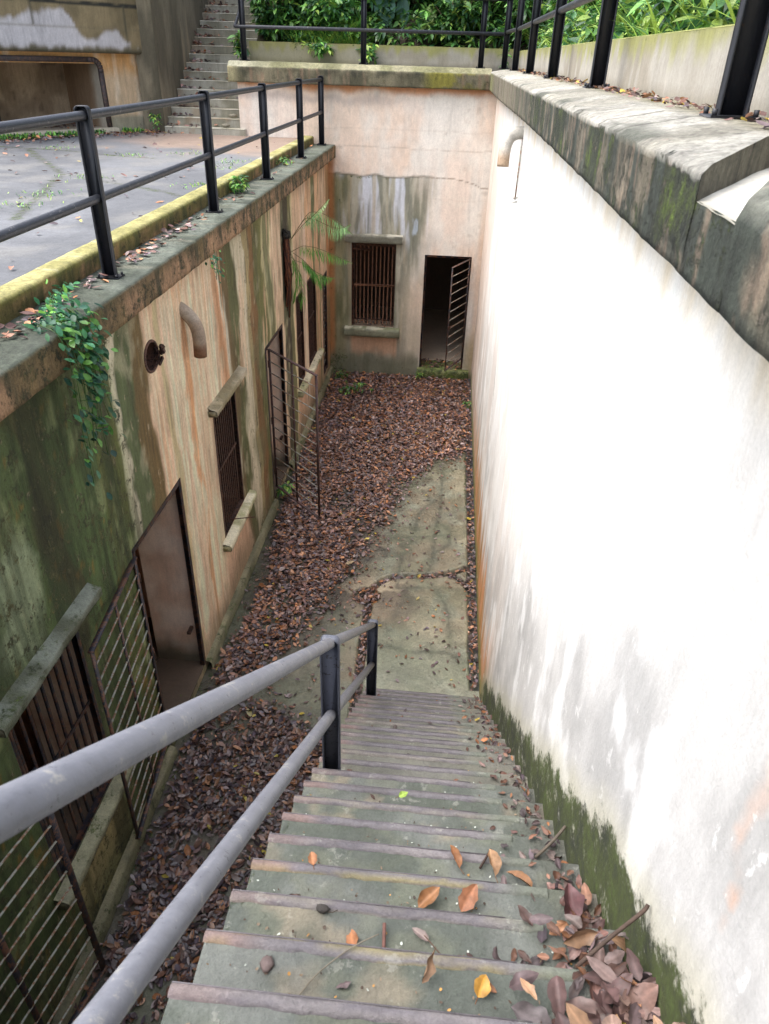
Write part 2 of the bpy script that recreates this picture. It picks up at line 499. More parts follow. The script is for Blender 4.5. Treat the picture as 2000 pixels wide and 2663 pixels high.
# ------------------------------------------------------------------ courtyard floor
def pdist(x, y, pts):
    d = np.full(x.shape, 9.)
    for (ax, ay), (bx, by) in zip(pts[:-1], pts[1:]):
        vx, vy = bx-ax, by-ay; L2 = vx*vx+vy*vy
        t = np.clip(((x-ax)*vx+(y-ay)*vy)/L2, 0, 1)
        d = np.minimum(d, np.hypot(x-ax-t*vx, y-ay-t*vy))
    return d
CHAN = [(-.72, 7.55), (-.64, 7.69), (-.53, 7.84), (-.34, 7.94), (-.06, 7.97), (.23, 8.03), (.44, 8.13), (.62, 8.26)]
CHAN2 = [(.30, 8.06), (.44, 8.0), (.56, 7.86), (.63, 7.7)]
SIDECH = [(-.70, 7.3), (-.69, 6.7), (-.66, 5.6), (-.66, 3.0), (-.66, 0)]
CRA = [(.17, 11.16), (.18, 10.0), (.16, 9.56), (.11, 9.11), (.1, 8.49), (.04, 8.06)]
CRB = [(.07, 9.95), (-.13, 9.64), (-.18, 9.36), (-.19, 8.96), (-.27, 8.7), (-.34, 8.38), (-.36, 8.01)]
CRT = [(-.6, 8.83), (-.42, 8.85), (.05, 8.95), (.33, 9.03)]
CRR = [(.13, 9.37), (.33, 9.14), (.33, 8.78), (.13, 8.54), (.08, 8.3)]
CRL = [(-.35, 7.87), (-.36, 7.66), (.1, 7.72), (.18, 7.64), (.3, 7.39), (.33, 7.19), (.36, 6.6)]
CRM = [(-.5, 6.55), (-.1, 6.45), (.3, 6.5), (.58, 6.35)]
BX = np.array([(0, -.60), (5.0, -.62), (5.6, -1.75), (6.0, -1.85), (6.31, -1.60), (6.97, -1.38), (7.64, -1.1), (8.0, -1.0), (8.78, -.82), (9.7, -.62), (10.83, -.35), (11.3, .0), (11.7, .50), (12.3, .60), (16, .62)])
BL = np.array([(0, -2.3), (5.5, -2.28), (6.2, -2.28), (6.9, -2.15), (7.8, -2.12), (8.6, -2.22), (9.4, -2.30), (16, -2.33)])
def dens_floor(x, y):
    w = (fbm(x*2.5, y*2.5, 300, 4)-.5)*.5; w2 = (fbm(x*6, y*6, 301, 4)-.5)
    e = np.interp(y, BX[:, 0], BX[:, 1])-x; l = x-np.interp(y, BL[:, 0], BL[:, 1])
    d = ss(-.22, .30, e+w*.6+w2*.3)*ss(-.04, .08, l+w2*.1)
    # bare patches
    bare = (1-ss(.25, .6, np.hypot((x+1.15)/1.0, (y-5.7)/1.1)+w*.6))
    bare = np.maximum(bare, ss(.60, .68, fbm(x*1.6+2, y*1.6, 302, 4))*ss(9, 6.5, y)*.8)
    bare2 = ss(.62, .7, fbm(x*3+7, y*2.2, 303, 4))*ss(7.5, 9, y)*ss(12.2, 11.0, y)*.75
    d = d*(1-bare*.92)*(1-bare2)
    d = d*(1-(1-ss(.36, .46, np.hypot(x+.78, y-7.48)+w2*.1))*.95)
    return np.clip(d, .0, 1)
def channel(x, y):
    w = (vn(x*3, y*3, 5)-.5)*.03
    g = ss(.575, .60, x+w*.6) * ss(5.9, 6.0, y)
    c = 1-ss(.04, .055, pdist(x, y, CHAN)+w*.4)
    c2 = 1-ss(.035, .05, pdist(x, y, CHAN2))
    sd_ = 1-ss(.045, .058, pdist(x, y, SIDECH))
    dr = 1-ss(.165, .185, np.hypot(x+.745, y-7.46)+w*.3)
    return np.maximum.reduce([g, c, c2, sd_, dr])
def floor_pos(x, y):
    h = -channel(x, y)*.07 + (fbm(x*2, y*2, 3)-.5)*.012
    h = h - ss(-.95, -1.5, x)*.012
    return np.stack([x, y, h], 1)
def floor_col(x, y):
    n = fbm(x*1.3, y*1.3, 11, 5); n2 = fbm(x*4+9, y*4, 12, 5)
    col = mix(C('#98937f'), C('#847d6b'), ss(.35, .65, n))
    col = mix(col, C('#878d7f'), ss(.45, .7, n2)*.7)
    grn = ss(7.0, 6.3, y)*ss(-.7, -.55, x)                      # slab at the stair foot
    col = mix(col, C('#939a8c'), grn*.7)
    left = ss(-.85, -1.0, x)                                    # lower, dirtier strip
    col = mix(col, C('#6a6d62'), left*.65)
    tan = (1-ss(.10, .22, pdist(x, y, [(-.45, 7.75), (-.47, 7.4), (-.55, 7.15)])))
    tan2 = (1-ss(.08, .15, np.abs(np.hypot(x+.76, y-7.48)-.27)))*ss(-.60, -.74, x)
    col = mix(col, C('#b9aa92'), np.clip(tan+tan2, 0, 1)*.85)
    ck = np.minimum.reduce([pdist(x, y, c) for c in (CRA, CRB, CRT, CRR, CRL, CRM)]) + (fbm(x*12, y*12, 8)-.5)*.06
    col = mix(col, C('#3f463c'), (1-ss(.0, .045, ck))*.62)
    col = mix(col, C('#5a5c50'), (1-ss(.03, .16, ck))*.35)
    col = mix(col, C('#36302a'), channel(x, y)*.9)
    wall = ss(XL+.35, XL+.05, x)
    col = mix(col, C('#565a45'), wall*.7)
    lit = dens_floor(x, y); col = mix(col, C('#3a322b'), ss(.05, .6, lit)*.88)
    eb = np.interp(y, BX[:, 0], BX[:, 1])-x; col = mix(col, C('#4d473f'), ss(-.55, -.05, eb+(fbm(x*3, y*3, 18, 5)-.5)*.7)*.75)
    mud = ss(.5, .62, fbm(x*2.2, y*2.2+5, 15))*ss(.2, -.3, x)*ss(6.5, 7.5, y)
    col = mix(col, C('#3d3630'), mud*.7)
    col = mix(col, C('#66705a'), ss(.48, .68, fbm(x*2.1+4, y*2.1, 14, 5))*.38); col = col*np.array([.94, .91, .86])*(.78+.4*fbm(x*9, y*9, 19, 4))[:, None]
    msk = .14+.3*ss(XL+.3, XL, x)+.34*ss(.50, .57, x)*(1-ss(.575, .6, x))*ss(8.2, 10, y)
    return col, msk
mb = MB()
mb.grid(arr(XL-.02, XR+.02, .02), arr(Y0, YB+.4, .022), floor_pos, floor_col)
mb.build('floor', M_floor, smooth=True, kind='structure')

# ------------------------------------------------------------------ left wall (cell block)
cb = thing('cell_block', (XL, 7, 0), 'long sunken cell wall streaked green, brown and peach with barred openings, on the left side', 'building')
PEACH, PEACH2, PALE = C('#cfa27c'), C('#c99c74'), C('#a9a08c')
SEG = [(-9, -9, '#4c5335'), (3.60, 3.55, '#4a3d29'), (3.86, 3.8, '#525b3c'), (4.45, 4.3, '#5d5a34'), (4.86, 4.60, '#aaa18b'), (5.00, 4.76, '#4a5233'),
       (5.30, 5.1, '#5e4c2c'), (5.62, 5.45, '#cdab8e'), (5.85, 5.80, '#ab9a75'), (5.97, 5.9, '#d4b498'), (6.42, 6.42, '#b48a66'), (6.53, 6.50, '#ccae92'),
       (7.40, 7.92, '#ab7f5c'), (7.58, 8.02, '#b0a894'), (7.68, 8.12, '#57482c'), (7.98, 8.25, '#4d4d2b'), (8.30, 8.46, '#b1a68d'), (8.72, 8.80, '#8b7c58'), (8.92, 8.98, '#6e5232'),
       (9.15, 9.30, '#5c5a32'), (9.72, 9.85, '#a49a74'), (9.80, 9.9, '#6f6d4b'), (10.15, 10.2, '#c2b08a'), (10.24, 10.28, '#c6a88c'), (10.82, 10.85, '#3c3526'),
       (11.33, 11.3, '#686442'), (11.55, 11.55, '#bfae88'), (11.66, 11.66, '#b79b7f'), (12.35, 12.33, '#c3a890'), (12.8, 12.8, '#b3906f'), (13.30, 13.45, '#5e6140'), (13.52, 13.62, '#c09a78'),
       (14.0, 14.0, '#6c6a47'), (14.12, 14.12, '#c2a488'), (14.85, 14.92, '#a97a55'), (15.22, 15.22, '#8c6a42')]
def lw_col(y, z):
    tz = z/4.3
    yy = y + (fbm(y*1.1, z*1.1, 21, 4)-.5)*.34 + (fbm(y*7, z*2.6, 22, 5)-.5)*.20 + (fbm(y*22, z*3, 23, 3)-.5)*.05
    base = np.broadcast_to(C(SEG[0][2]), (len(y), 3)).copy()
    for a, b, h in SEG[1:]:
        e = b+(a-b)*tz
        sharp = .012+.05*float(vn(a*3.1, 1.0, 77))
        base = mix(base, C(h), ss(-sharp, sharp, yy-e))
    # fine vertical streaks
    s1 = fbm(y*9, z*.25, 31, 4); s2 = fbm(y*26, z*.7, 32, 3)
    dark = ss(.55, .75, s1)
    grn = ss(4.9, 4.8, y)+ss(8.2, 8.4, y)*ss(15.4, 15.3, y)*.4
    base = mix(base, C('#3a3f28'), dark*np.clip(.15+grn*.45, 0, .6))
    base = base*(.80+.40*s2)[:, None]
    pe = ss(5.5, 5.7, y)*ss(8.0, 7.8, y)
    base = mix(base, C('#b98f6c'), pe*ss(.6, .72, fbm(y*6+3, z*.2, 33, 3))*.55)
    base = mix(base, C('#dcc3a8'), pe*ss(.6, .74, fbm(y*8+7, z*.22, 34, 3))*.6)
    bl = fbm(y*2.2, z*1.5, 301, 5); bl2 = fbm(y*5, z*3.5, 302, 5)
    base = mix(base, C('#5b5f42'), ss(.50, .68, bl)*np.clip(.25+grn*.5-pe*.12, 0, 1))
    base = mix(base, C('#9b9478'), ss(.60, .74, bl2)*.45)
    base = mix(base, C('#3f3a28'), ss(.62, .76, fbm(y*9, z*1.6, 303, 5))*(.55-.35*pe))
    base = mix(base, C('#c9a486'), ss(.64, .76, fbm(y*6, z*1.1+9, 304, 5))*ss(8, 8.4, y)*.5)
    # orange speckle in the green zone
    sp = ss(.66, .8, fbm(y*14, z*9, 35, 4))*ss(4.9, 4.7, y)
    base = mix(base, C('#8a5f2c'), sp*.6)
    gy = (1-ss(.10, .30, np.hypot((y-3.2)*.9, (z-3.15)*.55)+(fbm(y*5, z*5, 36)-.5)*.35))
    base = mix(base, C('#9a978a'), gy*.8)
    # orange run under the pipe
    rn = (1-ss(.015, .05, np.abs(y-6.50+(fbm(z*3, y*0, 39)-.5)*.05)))*ss(3.95, 3.8, z)*ss(1.9, 2.9, z)
    base = mix(base, C('#b9814f'), rn*.7)
    # clean panels below the sills
    pan = 0
    for a, b in ((6.95, 8.15), (2.85, 3.68), (11.7, 12.4), (12.8, 13.75)):
        pan = np.maximum(pan, ss(a-.05, a+.1, yy)*ss(b+.05, b-.1, yy)*ss(.95, .85, z))
    base = mix(base, C('#bd9a80'), pan*.85)
    low = ss(.75, .05, z+(fbm(y*2, z*2, 37)-.5)*.5)
    base = mix(base, C('#5d5a42'), low*.75)
    # darker towards the coping
    top = ss(4.05, 4.33, z+(fbm(y*5, z, 38)-.5)*.4)
    base = mix(base, C('#4a4230'), top*.35*(1-pe*.6))
    msk = .12+.27*ss(5.4, 4.8, y)+.17*ss(8.0, 8.2, y)*ss(10.1, 9.7, y)+.1*ss(10.8,10.9,y)+.25*ss(.35, .0, z)
    msk = msk-.1*pe
    gz = ss(5.0, 4.7, y)[:, None]
    base = mix(base, C('#262a18'), gz[:, 0]*ss(.50, .62, fbm(y*5, z*.35, 306, 5))*.6)
    return np.minimum(base*(1.42-gz*np.array([.42, .20, .55])), .72), msk
OPEN_L = [(.3, 1.48, .12, 2.5), (2.76, 3.70, .97, 2.63), (4.68, 5.91, .10, 2.51), (7.03, 7.93, 1.05, 2.68), (9.49, 10.64, .10, 2.54),
          (11.70, 12.31, 1.05, 2.62), (12.74, 13.58, 1.05, 2.62), (14.35, 14.88, .25, 2.3)]
HC = (5.655, 3.815)
def rect(o): return lambda U, V: (U > o[0]) & (U < o[1]) & (V > o[2]) & (V < o[3])
ys = arr(Y0, YB, .016, [v for o in OPEN_L for v in o[:2]]); zs = arr(0, 4.33, .03, [v for o in OPEN_L for v in o[2:]])
holes = [rect(o) for o in OPEN_L]+[lambda U, V: np.hypot((U-HC[0])/.145, (V-HC[1])/.125)+(fbm(U*30, V*30, 4)-.5)*.08 < 1]
mb = MB()
mb.grid(ys, zs, lambda y, z: np.stack([XL+(fbm(y*2, z*2, 40)-.5)*.012+0*z, y, z], 1), lw_col, holes, flip=False)
# reveals
TH = .55
for i, (a, b, c_, d) in enumerate(OPEN_L):
    def rc(u, v, a=a):
        c = mix(C('#f0dac6'), C('#e0bea4'), ss(.4, .7, fbm(u*4, v*4, 50, 5)))
        c = mix(c, C('#c08a68'), ss(.58, .72, fbm(u*3+5, v*2.2, 51, 5))*.6); c = mix(c, C('#4c4a38'), ss(.55, .15, v+(fbm(u*5, v*3, 52)-.5)*.3)*.9)
        return c, .08+.2*ss(.4, .1, v)
    mr_ = MB()
    x0, x1 = XL-TH, XL-.004
    zz = arr(c_, d, .08); xx = arr(x0, x1, .08); yy_ = arr(a, b, .08)
    mr_.grid(xx, zz, lambda u, v, Y=b: np.stack([u, 0*u+Y, v], 1), rc)
    mr_.grid(xx, zz, lambda u, v, Y=a: np.stack([u, 0*u+Y, v], 1), rc)
    mr_.grid(xx, yy_, lambda u, v, Z=c_: np.stack([u, v, 0*u+Z], 1), lambda u, v: (np.broadcast_to(C('#54463a'), (len(u), 3)), .2+0*u))
    mr_.grid(xx, yy_, lambda u, v, Z=d: np.stack([u, v, 0*u+Z], 1), rc)
    mr_.build('opening_reveal', M_back, cb)
# inner face of the wall
mb.grid(arr(Y0, YB, .3, [v for o in OPEN_L for v in o[:2]]), arr(0, 4.33, .3, [v for o in OPEN_L for v in o[2:]]),
        lambda y, z: np.stack([0*y+XL-TH, y, z], 1), lambda y, z: (np.broadcast_to(C('#6d5a4a'), (len(y), 3)), 0*y), [rect(o) for o in OPEN_L])
mb.build('wall', M_wall, cb)
# plinth step at the foot of the wall
mb = MB()
def pl(y, t):
    prof = np.array([(XL-.01, .13), (XL+.035, .12), (XL+.06, .10), (XL+.075, .0)])
    i = np.round(t*3).astype(int)
    P = prof[i]; nz = (fbm(y*3, t*2, 60)-.5)*.03
    return np.stack([P[:, 0]+nz*(t > .1), y, P[:, 1]+nz*.6*(t < .9)], 1)
mb.grid(arr(Y0, YB, .05), np.linspace(0, 1, 4), pl, lambda y, t: (mix(C('#6b6950'), C('#8a8468'), ss(.4, .6, fbm(y*2, t, 61))), .35+0*y), [rect((4.68, 5.91, -1, 2)), rect((9.49, 10.64, -1, 2)), rect((.3, 1.48, -1, 2))], flip=True)
mb.build('plinth', M_conc, cb, smooth=True)
# coping
def sweep(mb, prof, ys_, colf, amp=.006, seed=70, sub=.03, yshift=None, zlift=None):
    pts = []; 
    for (a, b) in zip(prof[:-1], prof[1:]):
        a = np.array(a); b = np.array(b); n = max(1, int(np.hypot(*(b-a))/sub))
        for k in range(n): pts.append(a+(b-a)*k/n)
    pts.append(np.array(prof[-1])); pts = np.array(pts)
    s_ = np.concatenate([[0], np.cumsum(np.hypot(*(np.diff(pts, axis=0).T)))])
    def pos(y, s):
        x = np.interp(s, s_, pts[:, 0]); z = np.interp(s, s_, pts[:, 1])
        if zlift is not None: z = z+zlift(y, z)
        nx = (fbm(y*9, s*9, seed)-.5)*2*amp; nz = (fbm(y*9+40, s*9, seed+1)-.5)*2*amp
        yy = y if yshift is None else yshift(x, y)
        return np.stack([x+nx, yy, z+nz], 1)
    mb.grid(ys_, s_, pos, lambda y, s: colf(y, np.interp(s, s_, pts[:, 0]), np.interp(s, s_, pts[:, 1])))
    return pts
def lc_col(y, x, z):
    n = fbm(y*2.5, z*3+x*3, 80, 5); n2 = fbm(y*9, z*2, 81, 4)
    face = x > XC-.012
    cf = mix(C('#a98563'), C('#7b6542'), ss(.42, .62, n)); cf = mix(cf, C('#3c3c28'), ss(.58, .72, n2)*.8)
    cf = mix(cf, C('#544a2c'), ss(4.44, 4.54, z)*.75)
    ct = mix(C('#6e7468'), C('#555b4e'), ss(.4, .6, n)); ct = mix(ct, C('#8d8a78'), ss(.6, .75, n2)*.5)
    ct = mix(ct, C('#444b3c'), ss(XC-.06, XC, x)*.6)
    jt = 1-ss(.008, .02, np.abs(y-8.7)); 
    col = np.where(face[:, None], cf, ct)
    col = mix(col, C('#2f3322'), jt)
    return col, np.where(face, .40+.06*ss(8, 9, y), .22+.25*ss(-2.62, -2.7, x))
mb = MB()
sweep(mb, [(XL-.05, 4.318), (XC, 4.323), (XC-.002, 4.525), (XC-.012, 4.54), (-2.70, 4.54)], arr(Y0, YB, .03), lc_col, .007)
mb.build('coping', M_cop, cb, smooth=False)
# hole with broken pipe stub, and elbow pipe
mb = MB()
def ring(mb, cx, cy_, cz, ax, r1, r2, n=20, **k): pass
mb.tube([(XL+.002, HC[0]+.146*math.cos(k*.2618), HC[1]+.126*math.sin(k*.2618)) for k in range(25)], .013, 6, C('#b79c80'), caps=False)
mb.tube([(XL-.30, HC[0], HC[1]), (XL-.02, HC[0], HC[1])], [.15, .15], 20, C('#2a241e'), caps=False)
mb.add([(XL-.29, HC[0]+.15*math.cos(k*.314), HC[1]+.15*math.sin(k*.314)) for k in range(20)], [list(range(20))])
mb.build('pipe_socket', M_rust, cb, smooth=True)
mb = MB()
for k in range(7):
    a = rng.uniform(-.75, .75); 
    mb.box((-.012, -.022, -.04), (.012, .022, .04), C('#5a4232'), 0, .006, Matrix.Translation((XL+rng.uniform(-.02, .05), HC[0]+.13*math.cos(a)+.01, HC[1]+.11*math.sin(a)))@Matrix.Rotation(rng.uniform(-.6, .6), 4, 'Y')@Matrix.Rotation(a, 4, 'X'))
mb.build('broken_rim', M_rust, cb)
mb = MB()
pc = [(XL-.05, 6.50, 3.99), (XL+.02, 6.50, 3.95), (XL+.08, 6.50, 3.89), (XL+.125, 6.50, 3.81), (XL+.14, 6.50, 3.71), (XL+.13, 6.50, 3.52)]
def dense(p, n=5):
    out = []
    for a, b in zip(p[:-1], p[1:]):
        for k in range(n): out.append(tuple(np.array(a)+(np.array(b)-np.array(a))*k/n))
    out.append(p[-1]); return out
def smoothline(p, it=2, n=5):
    q = np.array(dense(p, n), float)
    for _ in range(it*4): q[1:-1] = (q[:-2]+2*q[1:-1]+q[2:])/4
    return [tuple(v) for v in q]
pcs = smoothline(pc)
mb.tube(pcs, .062, 18, C('#a8896b'))
for v in mb.v: pass
cc = mb.c[0].copy() if mb.c else None
zz = mb.v[0][:, 2]; mb.c[0] = mix(C('#9c8874'), C('#6e4a30'), ss(3.68, 3.60, zz)); mb.c[0] = mix(mb.c[0], C('#b3a696'), ss(3.84, 3.9, zz)*.6)
mb.tube([(XL+.13, 6.50, 3.523), (XL+.13, 6.50, 3.517)], .05, 18, C('#241a14'))
mb.build('elbow_pipe', M_conc, cb, smooth=True, label='stained elbow pipe curving down out of the wall')

def opening_frame_L(y0, y1, z0, z1, parent, mat, w=.05, t=.03, bottom=False):
    mb = MB(); x = XL+.004
    for y in (y0+w/2, y1-w/2): mb.box((x-.05, y-w/2, z0), (x, y+w/2, z1), ch=.003)
    mb.box((x-.05, y0+w, z1-w), (x-.001, y1-w, z1), ch=.003)
    if bottom: mb.box((x-.05, y0+w, z0), (x-.001, y1-w, z0+w*.7), ch=.003)
    return mb.build('frame', mat, parent)

def window_L(i, o, label, hood=True, sill=True, nb=11, mat=M_rust):
    y0, y1, z0, z1 = o
    fr = opening_frame_L(y0, y1, z0, z1, None, mat, .035, bottom=True)
    fr.name = 'window'; fr.parent = cb; fr.matrix_parent_inverse = cb.matrix_world.inverted()
    fr['label'] = label
    for k in range(nb):
        y = y0+.05+(y1-y0-.1)*(k+.5)/nb
        MB().box((XL-.055, y-.011, z0+.03), (XL-.038, y+.011, z1-.03), ch=.002).build('bar', mat, fr)
    zm = z0+(z1-z0)*.52
    MB().box((XL-.036, y0+.03, zm-.02), (XL-.026, y1-.03, zm+.02), ch=.002).build('cross_bar', mat, fr)
    if hood:
        mb = MB()
        mb.grid(arr(y0-.13, y1+.25, .04), np.linspace(0, 1, 7), lambda y, t: np.stack([np.interp(t, [0, .17, .34, .5, .67, .83, 1], [XL-.01, XL+.095, XL+.10, XL+.10, XL+.095, XL+.03, XL-.01])+(fbm(y*8, t*5, 90+i)-.5)*.02*(t > .1)*(t < .99), y, z1+np.interp(t, [0, .17, .34, .5, .67, .83, 1], [.015, .015, .022, .07, .082, .10, .12])+(fbm(y*8, t*5, 91+i)-.5)*.02], 1),
                lambda y, t: (mix(C('#bcae94'), C('#857a5c'), ss(.4, .65, fbm(y*4, t*2, 92)))*(np.array([.42, .55, .62]) if i == 1 else 1.), .25+.1*(i == 1)+0*y), flip=True)
        for ye in (y0-.13, y1+.25):
            mb.box((XL-.005, ye-.003, z1+.022), (XL+.093, ye+.003, z1+.075), C('#8d8468')*(.4 if i == 1 else 1.))
        mb.build('hood', M_conc, fr)
    if sill:
        mb = MB()
        mb.grid(arr(y0-.12, y1+.28, .04), np.linspace(0, 1, 6), lambda y, t: np.stack([np.interp(t, [0, .2, .4, .6, .8, 1], [XL-.04, XL+.085, XL+.10, XL+.102, XL+.095, XL-.01])+(fbm(y*9, t*5, 94+i)-.5)*.022*(t > .1)*(t < .95), y, z0+np.interp(t, [0, .2, .4, .6, .8, 1], [-.0, -.025, -.04, -.085, -.11, -.115])+(fbm(y*9, t*5, 95+i)-.5)*.018], 1),
                lambda y, t: (mix(mix(C('#d8cfb2'), C('#a6a27a'), ss(.5, .7, fbm(y*5, t*2, 96))), C('#54563c'), ss(.62, .9, t)*.7)*(np.array([.42, .45, .40]) if i == 1 else 1.), .2+.0*y+(.15 if i != 3 else -.1)), flip=False)
        for ye in (y0-.12, y1+.28):
            mb.box((XL-.005, ye-.003, z0-.108), (XL+.094, ye+.003, z0-.035), C('#a09a76')*(.4 if i == 1 else 1.))
        mb.build('sill', M_conc, fr)
    return fr
window_L(1, OPEN_L[1], 'nearest window, dark flat bars in a green streaked wall', nb=9, mat=M_gate)
window_L(3, OPEN_L[3], 'rusty barred window with pale broken sill, past the elbow pipe', nb=11)
window_L(5, OPEN_L[5], 'narrow rusty barred window behind the far open gate', hood=False, nb=8)
window_L(6, OPEN_L[6], 'rusty barred window just before the far corner', hood=False, nb=10)
# broken hood stub over the far window
for o, m2 in ((OPEN_L[0], M_gate), (OPEN_L[2], M_gate), (OPEN_L[4], M_gate), (OPEN_L[7], M_gate)):
    f = opening_frame_L(*o, None, m2, .055); f.name = 'door_frame'; f.parent = cb; f.matrix_parent_inverse = cb.matrix_world.inverted()
    for z in (o[2]+.55, o[3]-.16): MB().box((XL-.10, o[1]-.17, z), (XL-.06, o[1]-.055, z+.035), ch=.004).build('latch_catch', M_rust, f)

def gate(name, parent, hinge, free, z0, z1, nrod, mats, midv=True, label=None, tilt=True, w=.045, rodr=.008, drop=0.0):
    """frame of flat bar, thin rods across; hinge/free are (x,y)"""
    h = Vector((*hinge, 0)); f = Vector((*free, 0)); d = (f-h).normalized(); nrm = Vector((-d.y, d.x, 0))
    L = (f-h).length
    mb = MB()
    def P(s, z): return (h.x+d.x*s, h.y+d.y*s, z)
    mb.bar(P(w/2, z0), P(w/2, z1), .012, w, None, d)
    mb.bar(P(L-w/2, z0-drop), P(L-w/2, z1-drop), .012, w, None, d)
    mb.bar(P(0, z1), P(L, z1-drop), w*.9, .012, None)
    mb.bar(P(0, z0), P(L, z0-drop), w*.9, .012, None)
    if midv: mb.bar(P(L*.5, z0-drop/2), P(L*.5, z1-drop/2), .010, w*.85, None, d)
    g = mb.build('gate', mats[0], parent)
    if label: g['label'] = label
    for k in range(nrod):
        z = z0+(z1-z0)*(k+1)/(nrod+1)
        MB().tube([P(w, z), P(L*.5, z-drop*.5+rng.normal(0, .004)), P(L-w, z-drop)], rodr, 6).build('rod', mats[1], g)
    for z in (z0+.25, (z0+z1)/2, z1-.22):
        MB().tube([P(-.005, z-.05), P(-.005, z+.05)], .014, 8).build('hinge', mats[2], g)
    return g
gate('gate', cb, (XL+.012, 4.70), (-2.275, 3.57), .30, 2.43, 13, (M_gate, M_rod, M_rust), label='dark barred gate folded back beside the nearest window')
gate('gate', cb, (XL+.012, 9.62), (-1.56, 8.75), .30, 2.49, 12, (M_gate2, M_rod, M_rust), label='rusty barred gate swung out over the leaf litter')
gate('gate', cb, (XL+.012, 1.46), (-2.165, 2.61), .20, 2.43, 13, (M_gate, M_rod, M_rust), label='nearest barred gate standing open at the bottom left')
gate('gate', cb, (XL-.03, 14.85), (XL-.03, 14.40), .30, 2.26, 12, (M_gate, M_rod, M_rust), midv=False, label='closed narrow gate in the far corner')
# rooms behind the wall
mb = MB()
rc = C('#c9a68c')
for (a, b) in ((Y0, 2.2), (2.2, 4.3), (4.3, 6.6), (6.6, 9.0), (9.0, 11.2), (11.2, 14.0), (14.0, YB)):
    for Y in (a+.02, b-.02): mb.quad((XL-3.4, Y, 0), (XL-TH, Y, 0), (XL-TH, Y, 3.0), (XL-3.4, Y, 3.0), rc)
mb.quad((XL-3.4, Y0, .1), (XL-TH, Y0, .1), (XL-TH, YB, .1), (XL-3.4, YB, .1), C('#6e5f50'))
mb.quad((XL-3.4, Y0, 3.), (XL-TH, Y0, 3.), (XL-TH, YB, 3.), (XL-3.4, YB, 3.), rc)
mb.quad((XL-3.4, Y0, 0.), (XL-3.4, YB, 0), (XL-3.4, YB, 3.), (XL-3.4, Y0, 3.), rc)
mb.build('cell_interior', M_back, cb)

# rear wall behind the viewer closes the sunken court below the landing
mb = MB()
mb.grid(arr(XL, XR, .1), arr(0, 4.5, .1), lambda x, z: np.stack([x, 0*x+Y0, z], 1), lambda x, z: (mix(C('#8c8a72'), C('#57583f'), ss(.4, .6, fbm(x*3, z, 99))), .3+0*x))
mb.build('rear_wall', M_wall, None, label='stained end wall of the sunken court behind the stairs', cat='wall')

